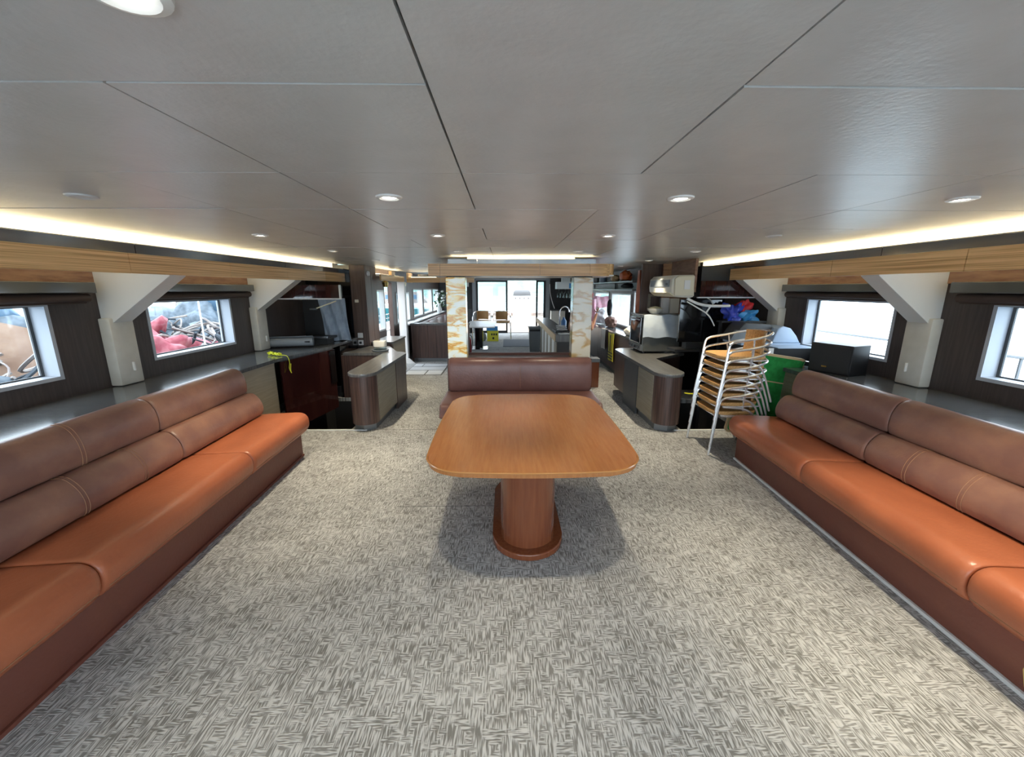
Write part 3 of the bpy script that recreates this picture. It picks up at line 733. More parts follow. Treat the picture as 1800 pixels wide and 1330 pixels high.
tag(obj('dust_sheet', blanket_mesh(-2.98, -2.56, 6.75, .915, 1.605, wav=.03, drift=-.06), 'blue_grey', smooth=True), 'blue-grey sheet hanging at the back of the left stairwell', 'sheet')
t = thing('laptop_tray', 'black tray with shiny rim behind the rolled mat', 'tray', (-3.0, 6.5, .93))
obj('tray', bx(-3.12, -2.72, 6.3, 6.6, .985, 1.02, bev=.008), 'black', t); obj('shiny_edge', bx(-2.98, -2.74, 6.285, 6.299, 1.0, 1.03), 'chrome', t); obj('stand', bx(-3.1, -2.78, 6.35, 6.6, .902, .984), 'black_soft', t)
t = thing('hanging_brush', 'long handled brush hooked under the red overhead cabinet', 'brush', (-2.5, 5.9, 1.45))
obj('handle', tube([(-2.44, 5.985, 1.575), (-2.74, 5.995, 1.47)], .008, 8), 'cord', t); obj('head', rotbox(-2.78, 5.995, 1.445, .10, .03, .03, 0, .006), 'black', t); obj('hook', tube([(-2.44, 5.985, 1.575), (-2.42, 5.985, 1.585), (-2.42, 5.985, 1.608)], .004, 6), 'chrome', t)
t = thing('leaning_board', 'black board leaning against the dark wall above the left ledge', 'board', (-3.1, 6.8, .9))
obj('panel', bx(-3.35, -2.95, 6.86, 6.89, .905, 1.58), 'black', t); obj('edge_strip', bx(-2.945, -2.90, 6.85, 6.89, 1.30, 1.60), 'roll_grey', t)
t = thing('yellow_rope', 'bright yellow rope coil with a loose cord hanging off the left ledge', 'rope', (-3.1, 5.4, .9))
rp = [(-3.12 + .22 * k / 40 + .018 * math.sin(k * 1.1), 5.34 - .12 * k / 40 + .02 * math.cos(k * .9), .912 + .012 * (1 + math.sin(k * 1.7))) for k in range(41)]
obj('braid', tube(rp, .011, 6), 'yellow_rope', t, True)
obj('loose_cord', tube(smooth_path([(-2.90, 5.22, .915), (-2.79, 5.16, .912), (-2.755, 5.14, .84), (-2.76, 5.13, .76), (-2.735, 5.12, .70), (-2.74, 5.12, .74), (-2.735, 5.13, .82)], 5), .004, 5), 'yellow_rope', t, True)
t = thing('plastic_tub', 'clear plastic tub with beige lid standing on the left counter', 'tub', (-2.07, 6.68, .742))
obj('tray', lathe([(0, 0), (.115, 0), (.135, .012), (.14, .03), (.11, .03), (.10, .012), (0, .012)], (-2.07, 6.68, .742), 20), 'grey_plastic', t, True)
obj('tub', prism(rrect(-2.16, -1.98, 6.61, 6.75, .03), .757, .82, 'z'), 'clear_plastic', t, True)
obj('lid', prism(rrect(-2.165, -1.975, 6.60, 6.76, .03), .822, .915, 'z', bev=.012), 'cream_light', t, True)

# ---- right stair surround, oven, air conditioner
t = thing('oven', 'large countertop oven wrapped in clear plastic sheet on the right counter', 'oven', (2.45, 6.6, .742))
obj('body', bx(2.15, 2.74, 6.36, 6.97, .775, 1.335, bev=.008), 'oven_side', t)
dr = obj('door', bx(2.125, 2.149, 6.39, 6.94, .89, 1.31, bev=.004), 'black_gloss', t); obj('handle', tube([(2.10, 6.42, 1.27), (2.10, 6.91, 1.27)], .009, 8), 'chrome', dr)
obj('door_frame', tube([(2.122, 6.40, .90), (2.122, 6.93, .90), (2.122, 6.93, 1.30), (2.122, 6.40, 1.30)], .007, 6, closed=True), 'chrome', t)
cp = obj('control_panel', bx(2.128, 2.149, 6.37, 6.96, .785, .88), 'steel_grey', t)
for y in (6.46, 6.60, 6.74, 6.88): obj('knob', lathe([(0, 0), (.022, 0), (.018, .025), (0, .025)], (2.102, y, .832), 12, axis='x'), 'chrome', cp, True)
for (x, y) in ((2.2, 6.42), (2.69, 6.42), (2.2, 6.9), (2.69, 6.9)): obj('foot', lathe([(0, 0), (.02, 0), (.016, .033), (0, .033)], (x, y, .742), 10), 'black', t)
obj('plastic_wrap', blanket_mesh(2.145, 2.75, 6.335, 1.0, 1.35, 14, 8, .006, .006), 'plastic_wrap', t, True)
obj('rim', bx(2.13, 2.75, 6.35, 6.98, 1.336, 1.35), 'steel_grey', t)
t = thing('food_bowl', 'white bowl with green rim contents standing on the oven', 'bowl', (2.41, 6.62, 1.35))
obj('bowl', lathe([(0, 0), (.06, 0), (.11, .05), (.125, .088), (.117, .088), (.10, .05), (.05, .012), (0, .012)], (2.41, 6.62, 1.351), 24), 'cream_light', t, True)
obj('contents', lathe([(0, .0), (.11, .0), (.08, .03), (0, .045)], (2.41, 6.62, 1.428), 16), 'cord', t, True)
tag(obj('paper_carton', bx(2.60, 2.70, 6.80, 6.95, 1.351, 1.60, bev=.003), 'paper'), 'tall white carton on the oven below the air conditioner', 'carton')
tag(obj('paper_carton', bx(2.715, 2.86, 6.78, 6.93, 1.351, 1.59, bev=.003), 'cream_light'), 'cream carton beside the tall white carton on the oven', 'carton')
t = thing('framed_hatch', 'small pale-framed dark hatch on the partition behind the oven', 'frame', (2.56, 7.03, 1.40))
fr = B()
for a in ((2.42, 2.46, 1.38, 1.66), (2.70, 2.74, 1.38, 1.66), (2.46, 2.70, 1.62, 1.66), (2.46, 2.70, 1.38, 1.42)): box(fr, a[0], a[1], 7.0, 7.03, a[2], a[3])
obj('frame', fr, 'olive', t); obj('panel', bx(2.46, 2.70, 7.015, 7.03, 1.42, 1.62), 'wall_mid', t)
struct(obj('wall_partition', bx(2.30, 2.94, 7.035, 7.09, .745, ZC), 'wall_mid'))
struct(obj('trim_5', bx(2.60, 3.03, 6.905, 6.93, 1.0, ZC), 'wall_warm'))
t = thing('air_conditioner', 'cream wall air conditioner hanging at the end of the right fascia', 'air conditioner', (2.45, 6.1, 1.62))
prof = [(2.27, 1.70), (2.26, 1.76), (2.27, 1.88), (2.32, 1.93), (2.56, 1.935), (2.58, 1.91), (2.58, 1.64), (2.54, 1.625), (2.40, 1.63), (2.33, 1.65)]
obj('case', prism(prof, 5.66, 6.55, 'y', bev=.02), 'cream_light', t, True)
obj('grille', bx(2.253, 2.262, 5.74, 6.48, 1.775, 1.87), 'grey_plastic', t)
obj('louvre', prism([(2.272, 1.70), (2.335, 1.645), (2.328, 1.64), (2.264, 1.695)], 5.72, 6.48, 'y'), 'cream_plastic', t)
obj('display', bx(2.249, 2.2525, 5.78, 5.85, 1.80, 1.825), 'black', t)
obj('end_cover', prism([(2.30, 1.66), (2.29, 1.88), (2.34, 1.92), (2.55, 1.92), (2.57, 1.65)], 5.625, 5.659, 'y', bev=.01), 'cream_plastic', t, True)
obj('label_plate', bx(2.42, 2.50, 5.618, 5.6245, 1.74, 1.86), 'white_paint', t)
obj('wall_bracket', bx(2.585, 2.62, 5.7, 6.52, 1.70, ZC), 'wall_warm', t)
t = thing('overhead_cabinet', 'glossy dark overhead shelf with white edge above the right stairwell', 'cabinet', (3.0, 5.8, 1.6))
obj('front', bx(2.66, 3.56, 5.64, 5.66, 1.64, 1.85), 'gloss_red', t); obj('edge_trim', bx(2.62, 3.56, 5.62, 5.66, 1.622, 1.638), 'white_trim', t); obj('body', bx(2.66, 3.56, 5.662, 6.3, 1.625, 2.05), 'black', t)
t = thing('television', 'large black television screen behind the stacked chairs', 'television', (2.75, 5.7, .95))
obj('screen', bx(2.46, 3.05, 5.78, 5.82, 1.0, 1.60, bev=.006), 'black_gloss', t); obj('stand', bx(2.58, 2.86, 5.76, 5.90, .905, 1.0), 'black', t); obj('shelf', bx(2.40, 2.88, 5.70, 5.98, .87, .904), 'black', t); obj('bracket_leg', bx(2.83, 2.87, 5.75, 5.85, -1.6, .87), 'black', t)
t = thing('tube_frame', 'white bent tube frame hanging above the right stairwell', 'frame', (2.7, 5.5, 1.4))
obj('upper_tube', tube(smooth_path([(2.40, 5.45, 1.62), (2.55, 5.45, 1.555), (2.72, 5.45, 1.525), (2.98, 5.45, 1.525)], 5), .018, 8), 'white_paint', t, True)
obj('lower_tube', tube(smooth_path([(2.40, 5.45, 1.58), (2.55, 5.45, 1.50), (2.67, 5.45, 1.43), (2.74, 5.45, 1.36), (2.80, 5.45, 1.26)], 5), .009, 8), 'white_paint', t, True)
obj('strut', tube([(2.67, 5.45, 1.43), (2.72, 5.45, 1.52)], .012, 8), 'white_paint', t, True)
obj('hanger', tube([(2.76, 5.45, 1.53), (2.76, 5.54, 1.60), (2.76, 5.635, 1.622)], .006, 6), 'white_paint', t, True)
def lump(c, r, seed, n=4, k=.25, flat=1.0):
    rnd = random.Random(seed); bm = B(); bmesh.ops.create_icosphere(bm, subdivisions=n, radius=1)
    ph = [(Vector((rnd.uniform(-1, 1), rnd.uniform(-1, 1), rnd.uniform(-1, 1))).normalized(), rnd.uniform(2, 6), rnd.uniform(0, 6)) for _ in range(10)]
    for v in bm.verts:
        d = v.co.normalized(); s_ = 1 + sum(k / 8 * math.sin(f * d.dot(a) * 2 + p) for a, f, p in ph)
        v.co = Vector((d.x * r[0], d.y * r[1], max(d.z, -.75) * r[2] * flat)) * s_
    bm.transform(Matrix.Translation(c)); return bm
MZ = .90
t = thing('equipment_case', 'blue-grey rounded equipment case with dark front on the right ledge', 'case', (3.35, 5.4, .9))
obj('shell', prism([(3.30, 1.09), (3.36, 1.27), (3.42, 1.30), (3.52, 1.27), (3.60, 1.18), (3.655, 1.09)], 4.98, 5.34, 'y', bev=.015), 'machine_blue', t, True)
obj('front_case', prism([(2.86, 1.10), (2.96, 1.27), (3.02, 1.33), (3.34, 1.31), (3.37, 1.26), (3.28, 1.10)], 5.10, 5.40, 'y', bev=.012), 'dark_grey', t, True)
obj('tilted_panel', prism([(2.80, 1.085), (2.88, 1.24), (3.04, 1.235), (3.0, 1.085)], 5.05, 5.099, 'y'), 'grey_plastic', t)
obj('base', bx(2.92, 3.66, 4.98, 5.42, 1.062, 1.089), 'machine_blue', t)
t = thing('amplifier_box', 'black amplifier box with white strap under the blue-grey case', 'box', (3.3, 5.0, .9))
obj('body', bx(3.02, 3.67, 4.72, 5.45, .902, 1.06, bev=.006), 'black', t); obj('strap', bx(3.10, 3.16, 4.712, 4.718, .905, 1.064), 'white_trim', t); obj('top_sheet', bx(3.20, 3.67, 4.70, 4.97, 1.0605, 1.068), 'machine_blue', t)
tag(obj('plastic_bag', lump((3.08, 5.55, 1.43), (.10, .09, .12), 1, 4, 1.1), 'bag_blue', smooth=True), 'dark blue plastic bag piled behind the blue-grey case', 'bag')
tag(obj('plastic_bag', lump((3.30, 5.55, 1.38), (.10, .08, .07), 2, 4, 1.1), 'bag_sky', smooth=True), 'sky blue plastic bag beside the slanted white bracket', 'bag')
tag(obj('plastic_bag', lump((3.24, 5.60, 1.50), (.09, .06, .08), 3, 4, 1.1), 'red', smooth=True), 'red plastic bag at the top of the bag pile', 'bag')
t = thing('storage_rack', 'black rack holding plastic bags behind the blue-grey case', 'rack', (3.2, 5.55, .9)); 
obj('shelf', bx(2.9, 3.5, 5.45, 5.61, 1.30, 1.325), 'black', t)
for x in (2.92, 3.48): obj('upright', bx(x - .012, x + .012, 5.5, 5.55, .902, 1.30), 'black', t)
t = thing('loudspeaker', 'black box loudspeaker standing on the right window ledge', 'loudspeaker', (3.43, 4.1, .9), math.radians(-70)); local(t)
obj('cabinet', bx(-.20, .20, -.13, .14, 0, .30, bev=.006), 'black', t); obj('grille', bx(-.19, .19, -.142, -.131, .012, .288, bev=.004), 'black_soft', t); obj('badge', bx(-.06, -.01, -.146, -.1425, .06, .075), 'brass', t)
for x in (-.15, .15): obj('foot', bx(x - .02, x + .02, -.1, .1, -.0, .004), 'black', t)
# green-topped folding table standing on edge behind the chairs
t = thing('folding_table', 'folded green felt game table standing on edge behind stacked chairs', 'table', (2.95, 4.42, 0)); 
gm = Matrix.Translation((2.88, 4.46, .08)) @ Matrix.Rotation(math.radians(9), 4, 'Y') @ Matrix.Rotation(math.radians(5), 4, 'X')
b = B(); merge(b, prism(rrect(-.36, .28, 0, .97, .05), -.02, .005, 'y'), gm); obj('board', b, 'pale_wood', t)
b = B(); merge(b, prism(rrect(-.335, .255, .025, .945, .04), -.026, -.0205, 'y'), gm); obj('felt', b, 'felt_green', t)
b = B(); merge(b, bx(-.36, .28, -.035, -.0265, .66, .672), gm); obj('strap', b, 'pale_wood', t)
b = B(); merge(b, bx(.24, .30, -.05, .02, .90, .955, bev=.006), gm); obj('corner_clip', b, 'chrome', t)
b = B(); box(b, 2.72, 3.08, 4.40, 4.52, 0, .085); obj('rest', b, 'black', t)
tag(obj('yellow_rope', tube(smooth_path([(2.19, 4.80, .50), (2.28, 4.84, .48), (2.36, 4.82, .49), (2.42, 4.84, .48)], 5), .008, 6), 'yellow_rope', smooth=True), 'short yellow rope tied by the chair stack at the right stairwell', 'rope')

# ---- stacked chairs
def bistro_chair(wmat, lab, cat='chair', group='stacked chairs'):
    t = thing('stacking_chair', lab, cat, (0, 0, 0), 0, group); local(t)
    path = [(-.262, -.30, 0), (-.258, -.262, .30), (-.255, -.235, .56), (-.25, -.205, .612), (-.245, -.15, .632), (-.25, .0, .655), (-.235, .16, .69), (-.16, .255, .715), (0, .29, .725)]
    full = path + [(-p[0], p[1], p[2]) for p in path[-2::-1]]
    pts = smooth_path(full, 5)
    obj('arm_frame', tube(pts, .0125, 8), 'alu', t, True)
    for s in (-1, 1):
        obj('leg', tube(smooth_path([(s * .225, -.18, .425), (s * .235, .05, .40), (s * .245, .16, .30), (s * .255, .27, 0)], 4), .0115, 8), 'alu', t, True)
        obj('arm_brace', tube([(s * .247, .02, .655), (s * .215, .05, .455)], .009, 6), 'alu', t)
        obj('seat_rail', tube([(s * .225, -.19, .432), (s * .215, .20, .432)], .010, 8), 'alu', t)
    obj('stretcher', tube([(-.256, -.245, .43), (.256, -.245, .43)], .010, 8), 'alu', t, True)
    outl = [(v.x, v.y) for v in smooth_path([(-.20, -.25, 0), (0, -.275, 0), (.20, -.25, 0), (.235, -.1, 0), (.205, .18, 0), (0, .215, 0), (-.205, .18, 0), (-.235, -.1, 0)], 4, True)]
    obj('seat', prism(outl, .442, .478, 'z', bev=.012), wmat, t, True)
    bm = B(); R = []
    for (z, sh) in ((.49, .02), (.56, .005), (.64, -.01), (.70, -.02), (.722, -.024)):
        ring_ = []
        for k in range(9):
            a = (k / 8 - .5) * 1.7; ring_.append((.20 * math.sin(a) / .75 * .83, .28 * math.cos(a) * .92 - sh * .4 - .0, z))
        ring2 = [(p[0] * .94, p[1] - .014, p[2]) for p in ring_]
        R.append(ring_ + ring2[::-1])
    obj('backrest', loft(R), wmat, t, True)
    return t
names7 = ['bottom', 'second from bottom', 'third from bottom', 'middle', 'third from top', 'second from top', 'top']
c0 = bistro_chair('wicker', 'aluminium and tan wicker chair, bottom of the chair stack')
c0.location = (2.47, 4.33, 0); c0.rotation_euler = (0, 0, -PI / 2)
for k in range(1, 7):
    dup(c0, (2.47 + .006 * k, 4.33, .098 * k), -PI / 2, f'aluminium and tan wicker chair, {names7[k]} of the chair stack' if k in (3, 6) else f'aluminium and tan wicker chair, {names7[k]} in the chair stack')

# ================================================================ AFTER SALOON (beyond the bench)
t = thing('side_counter', 'low dark counter with olive front under the narrow window left of the aisle', 'counter', (-2.25, 7.9, 0))
obj('worktop', bx(-2.452, -2.06, 7.42, 8.38, .77, .80), 'counter_top', t); obj('body', bx(-2.45, -2.09, 7.44, 8.36, .08, .77), 'rib_wood', t); obj('front', bx(-2.089, -2.07, 7.45, 8.35, .10, .76), 'olive', t); obj('kick', bx(-2.43, -2.12, 7.46, 8.34, 0, .08), 'dark_grey', t)
t = thing('door_post', 'tall white post with chamfered foot beside the open side door', 'post', (-2.40, 9.68, 0))
obj('shaft', bx(-2.50, -2.33, 9.62, 9.76, .10, 1.90, bev=.01), 'white_paint', t); obj('foot', prism([(-2.52, 0), (-2.16, 0), (-2.30, .13), (-2.52, .13)], 9.60, 9.615, 'y'), 'white_trim', t); obj('foot_block', bx(-2.52, -2.33, 9.616, 9.78, 0, .10), 'white_trim', t); obj('edge', bx(-2.515, -2.501, 9.63, 9.75, .10, 1.88), 'black', t)
t = thing('dining_partition', 'dark ribbed wooden partition of the after dining corner', 'partition', (-1.6, 9.9, 0))
for k in range(7):
    x0 = -2.29 + k * .2; obj('rib_board', bx(x0, x0 + .196, 9.88, 9.90, .09, .89), 'rib_wood', t)
obj('core', bx(-2.29, -.89, 9.901, 9.98, 0, .89), 'rib_wood', t); obj('ledge_cap', bx(-2.31, -.87, 9.85, 10.05, .892, .93), 'counter_top', t); obj('kick', bx(-2.25, -.93, 9.885, 9.90, 0, .085), 'steel_grey', t)
obj('speaker_block', bx(-1.42, -1.28, 9.80, 9.875, .04, .16), 'dark_grey', t)
t = thing('dining_banquette', 'brown leather banquette along the after left windows', 'sofa', (-2.3, 12, 0))
obj('seat', bx(-2.24, -1.72, 10.08, 16.0, .30, .46, bev=.03), 'leather_bench', t, True); obj('plinth', bx(-2.22, -1.80, 10.1, 15.98, 0, .30), 'leather_base', t)
for k in range(4): obj('backrest', bx(-2.34, -2.16, 10.1 + k * 1.47, 11.56 + k * 1.47, .47, .86, bev=.04), 'leather_bench', t, True)
obj('sill_ledge', bx(-2.60, -2.36, 10.08, 16.3, .87, .90), 'white_trim', t)
t = thing('flower_vase', 'dark vase of white artificial flowers on the after window sill', 'flowers', (-2.45, 15.2, .9))
obj('vase', lathe([(0, 0), (.07, 0), (.10, .1), (.06, .22), (.07, .25), (0, .25)], (-2.45, 15.2, .90), 16), 'white_paint', t, True)
rnd = random.Random(4)
lf = B()
for k in range(60):
    c = Vector((-2.42 + rnd.uniform(-.18, .2), 15.2 + rnd.uniform(-.2, .2), 1.3 + rnd.uniform(-.2, .35)))
    d1_ = Vector((rnd.uniform(-1, 1), rnd.uniform(-1, 1), rnd.uniform(-1, 1))).normalized(); d2_ = d1_.orthogonal().normalized()
    v = [lf.verts.new(c + a) for a in (d1_ * .07, d2_ * .03, -d1_ * .07, -d2_ * .03)]; lf.faces.new(v)
o = obj('leaves', lf, 'leaf', t); o['kind'] = 'stuff'
for k in range(14):
    c = (-2.42 + rnd.uniform(-.17, .2), 15.15 + rnd.uniform(-.2, .1), 1.25 + rnd.uniform(-.15, .42))
    obj('blossom', lump(c, (.05, .05, .045), 20 + k, 1, .4), 'petal', t)
# far fascias
t = thing('after_fascia', 'short zebra-wood fascia above the side door with cove glow', 'fascia', (-2.45, 8.7, 1.87))
for a, b in ((8.0, 8.9), (8.9, 9.8)): obj('wood_panel', bx(-2.40, -2.37, a + .003, b - .003, 1.90, 2.02), 'zebra', t)
obj('shelf', bx(-2.60, -2.402, 8.0, 9.8, 2.0, 2.02), 'cove_back', t); obj('light_strip', bx(-2.55, -2.47, 8.0, 9.8, 2.022, 2.032), 'led', t, label='warm LED strip'); obj('end_block', bx(-2.42, -2.36, 8.72, 8.98, 2.021, 2.10), 'zebra', t)
t = thing('after_fascia', 'zebra-wood cross fascia above the dark dining partition', 'fascia', (-1.7, 10, 1.87))
for a, b in ((-2.36, -1.55), (-1.55, -.75)): obj('wood_panel', bx(a + .003, b - .003, 9.98, 10.01, 1.89, 2.01), 'zebra_x', t)
obj('end_panel', bx(-2.36, -2.33, 10.012, 10.5, 1.89, 2.12), 'zebra', t); obj('shelf', bx(-2.325, -.75, 10.012, 10.4, 2.0, 2.01), 'cove_back', t); obj('light_strip', bx(-2.3, -.8, 10.2, 10.28, 2.011, 2.02), 'led', t, label='warm LED strip')
obj('mirror_strip', bx(-2.2, -1.6, 10.5, 10.51, 2.012, 2.1), 'fascia_mirror', t)
for y in (8.3, 9.75): 
    q = tag(obj('brass_spotlight', lathe([(0, 0), (.05, 0), (.065, .09), (.03, .12), (0, .12)], (-2.385, y, 1.78), 14), 'brass', smooth=True), f"small brass spotlight under the fascia {'over the low side counter' if y < 9 else 'beside the white post'}", 'spotlight')
# dining table, chairs, box, bin, mat
t = thing('dining_table', 'white-topped dining table with dark pedestal in the after saloon', 'table', (-.75, 11.9, 0))
obj('tabletop', prism(rrect(-1.12, -.30, 10.95, 13.0, .06), .72, .75, 'z'), 'white_paint', t); obj('pedestal', bx(-.90, -.68, 11.85, 12.2, .03, .72), 'black_gloss', t); obj('foot_plate', prism(rrect(-1.05, -.53, 11.7, 12.4, .08), 0, .03, 'z'), 'chrome', t)
def big_chair(loc, rz, lab):
    r = dup(c0, loc, rz, lab); r.scale = (1.3, 1.3, 1.3); r['group'] = 'chairs at the stern door'
    for ch in r.children:
        if ch.name.split('.')[0] in ('seat', 'backrest'): pass
    return r
big_chair((-.86, 15.0, 0), 0, 'wicker armchair left of its twin by the glass stern door'); big_chair((-.16, 14.8, 0), 0, 'wicker armchair nearest the open stern doorway')
t = thing('cardboard_box', 'yellow carton with blue top under the white dining table', 'box', (-.45, 13.9, 0))
obj('carton', bx(-.64, -.26, 13.8, 14.1, 0, .36), 'yellow', t); obj('top', bx(-.66, -.28, 13.78, 14.1, .361, .50), 'bag_sky', t)
for k in range(3): obj('print_mark', bx(-.50 + k * .075, -.455 + k * .075, 13.794, 13.7995, .20, .27), 'black_soft', t)
obj('print_mark', bx(-.46, -.40, 13.794, 13.7995, .07, .14), 'black_soft', t)
tag(obj('grey_bag', lump((-.80, 13.9, .13), (.13, .12, .16), 6), 'roll_grey', smooth=True), 'slumped grey bag left of the yellow carton', 'bag')
t = thing('fire_extinguisher', 'red fire extinguisher standing left of the dining table', 'extinguisher', (-1.02, 10.9, 0))
obj('cylinder', lathe([(0, 0), (.085, 0), (.09, .02), (.09, .40), (.06, .48), (.03, .50), (0, .50)], (-1.02, 10.9, 0), 18), 'red', t, True); obj('valve', bx(-1.05, -.99, 10.87, 10.93, .501, .56), 'black', t); obj('hose', tube(smooth_path([(-.99, 10.9, .54), (-.92, 10.88, .50), (-.90, 10.86, .35), (-.92, 10.85, .22)], 5), .012, 6), 'black', t)
M('mat_grey', (.16, .18, .21), .95, spec=.1)
tag(obj('door_mat', prism(rrect(-.09, .95, 12.45, 14.2, .03), .0, .014, 'z'), 'mat_grey'), 'dark grey door mat in front of the stern doorway', 'mat')
t = thing('trash_bin', 'slate grey plastic trash bin at the end of the galley counter', 'bin', (.86, 11.4, 0))
def taper(x, y, z0, z1, a0, b0, a1, b1): return loft([[(x - a0, y - b0, z0), (x + a0, y - b0, z0), (x + a0, y + b0, z0), (x - a0, y + b0, z0)], [(x - a1, y - b1, z1), (x + a1, y - b1, z1), (x + a1, y + b1, z1), (x - a1, y + b1, z1)]])
obj('body', taper(.80, 11.4, 0, .66, .13, .14, .16, .18), 'grey_plastic', t); obj('lid', bx(.625, .975, 11.20, 11.6, .662, .72, bev=.02), 'grey_plastic', t, True); obj('flap', bx(.66, .94, 11.185, 11.199, .60, .655), 'black', t)
# galley counter
t = thing('galley_counter', 'galley island counter with dark top and pale ribbed side panels', 'counter', (1.1, 10, 0))
obj('worktop', bx(.93, 1.27, 7.60, 12.3, .77, .90), 'counter_top', t)
for k in range(12): obj('side_board', bx(.955, .97, 7.66 + k * .385, 8.035 + k * .385, .06, .768), 'white_trim' if k % 2 else 'olive', t)
obj('core', bx(.972, 1.24, 7.66, 12.25, 0, .768), 'dark_grey', t)
obj('edge_strip', bx(.915, .929, 7.60, 12.3, .78, .905), 'pale_wood', t)
t = thing('kitchen_tap', 'tall chrome gooseneck tap on the galley counter', 'tap', (1.18, 8.7, .9))
obj('spout', tube(smooth_path([(1.14, 8.7, .90), (1.14, 8.7, 1.22), (1.17, 8.69, 1.33), (1.24, 8.67, 1.38), (1.31, 8.65, 1.35), (1.33, 8.64, 1.27)], 5), .016, 8), 'chrome', t, True); obj('base', lathe([(0, 0), (.03, 0), (.025, .05), (0, .05)], (1.14, 8.7, .90), 12), 'chrome', t, True)
t = thing('dish_rack', 'black dish tray with white plates beside the galley sink', 'dishes', (1.1, 8.1, .9))
obj('tray', bx(.97, 1.24, 7.95, 8.5, .901, .93, bev=.006), 'black', t)
for k in range(3): obj('plate', lathe([(0, 0), (.06, 0), (.11, .02), (.105, .026), (.05, .008), (0, .008)], (1.12, 8.12 + .08 * k, .932 + .028 * k), 18), 'white_paint', t, True)
tag(obj('paper_sheet', rotbox(1.12, 7.8, .901, .2, .14, .012, .3), 'paper'), 'white folded paper on the near end of the galley counter', 'paper')
tag(obj('water_bottle', lathe([(0, 0), (.06, 0), (.06, .18), (.025, .23), (.025, .26), (0, .26)], (1.22, 8.62, .901), 14), 'bottle_blue', smooth=True), 'blue plastic bottle beside the gooseneck tap', 'bottle')
t = thing('glass_rack', 'white hanging rack of stemmed glasses above the galley counter', 'rack', (1.4, 9.7, 1.7))
obj('board', bx(1.18, 1.66, 9.6, 9.95, 1.74, 1.90), 'white_paint', t); obj('hanger', bx(1.3, 1.5, 9.7, 9.8, 1.90, ZC), 'white_trim', t); obj('panel', bx(1.46, 1.62, 9.59, 9.599, 1.755, 1.87), 'bag_sky', t)
for k in range(6): obj('stem_glass', lathe([(0, 0), (.035, 0), (.04, .08), (.015, .12), (.006, .13), (.006, .19), (.032, .20), (0, .20)], (1.24 + .075 * k, 9.70 + .06 * (k % 2), 1.54), 12), 'clear_plastic', t, True)
t = thing('galley_cabinet', 'cream cabinet under the black board on the stern wall', 'cabinet', (1.95, 16.1, 0))
obj('body', bx(1.76, 2.3, 15.95, 16.35, 0, .90), 'cream_light', t); obj('top', bx(1.75, 2.32, 15.93, 16.355, .901, .93), 'counter_top', t)
t = thing('menu_board', 'large black board on the stern wall right of the doors', 'board', (2.1, 16.38, .95)); obj('board', bx(1.76, 2.5, 16.37, 16.41, .96, 2.06), 'black', t); obj('frame', tube([(1.76, 16.365, .96), (2.5, 16.365, .96), (2.5, 16.365, 2.06), (1.76, 16.365, 2.06)], .012, 6, closed=True), 'dark_grey', t)
tag(obj('hanging_cable', tube(smooth_path([(1.72, 16.3, 1.92), (1.74, 16.28, 1.6), (1.82, 16.26, 1.25), (1.92, 16.24, .98)], 6), .014, 6), 'white_paint', smooth=True), 'white cable drooping beside the black board', 'cable')
# black board mirrored on the left of the doors
t = thing('menu_board', 'black cabinet panel on the stern wall left of the doors', 'board', (-1.7, 16.38, .95)); obj('board', bx(-1.9, -1.36, 16.37, 16.41, .96, 2.06), 'black', t); obj('switch_box', bx(-1.55, -1.45, 16.345, 16.369, 1.82, 1.98), 'white_trim', t)
# right counter, shelves and their things
t = thing('galley_cupboard', 'dark base cupboard with pale ledge under the galley windows', 'cupboard', (2.46, 8.6, 0))
obj('worktop', bx(2.25, 2.65, 7.11, 11.8, .84, .87), 'ledge', t)
for k in range(5): obj('door', bx(2.26, 2.28, 7.13 + k * .93, 8.05 + k * .93, .08, .83), 'rib_wood', t)
obj('body', bx(2.285, 2.65, 7.12, 11.78, .0, .838), 'dark_grey', t)
t = thing('wall_shelves', 'two-tier metal wall shelf above the galley windows', 'shelf', (2.5, 10, 1.7))
for z in (1.71, 1.87): obj('shelf_board', bx(2.36, 2.65, 7.75, 12.4, z, z + .025), 'steel_grey', t)
for y in (7.8, 10.0, 12.35): obj('bracket', bx(2.62, 2.65, y - .015, y + .015, 1.70, 2.0), 'dark_grey', t)
for k, (y, mt, lab) in enumerate([(11.9, 'bottle_blue', 'dark blue jar at the far end of the upper galley shelf'), (11.4, 'steel_grey', 'small steel pot on the upper galley shelf'), (10.6, 'machine_blue', 'pale blue bowl on the upper galley shelf')]):
    tag(obj('storage_jar', lathe([(0, 0), (.07, 0), (.085, .05), (.08, .15), (.06, .165), (0, .165)], (2.47, y, 1.896), 14), mt, smooth=True), lab, 'jar')
tag(obj('life_vest', lump((2.47, 8.6, 2.0), (.10, .28, .11), 31), 'orange', smooth=True), 'orange bundle stuffed on the upper galley shelf', 'bundle')
tag(obj('food_pack', lump((2.47, 9.4, 1.97), (.09, .18, .08), 32), 'pale_wood', smooth=True), 'tan packet beside the orange bundle on upper shelf', 'packet')
tag(obj('dark_sack', lump((2.48, 8.5, 1.80), (.09, .3, .055), 33), 'trousers', smooth=True), 'black sack on the lower galley shelf', 'sack')
tag(obj('red_curtain', blanket_mesh(2.26, 2.46, 7.15, 1.30, 2.05, 8, 10, .02, .012), 'leather_seat', smooth=True), 'dull red cloth hanging left of the air conditioner', 'cloth')
tag(obj('pink_towel', blanket_mesh(2.20, 2.58, 10.35, 1.28, 1.56, 10, 6, .02, .012), 'pink', smooth=True), 'pink towel hanging in front of the galley window', 'towel')
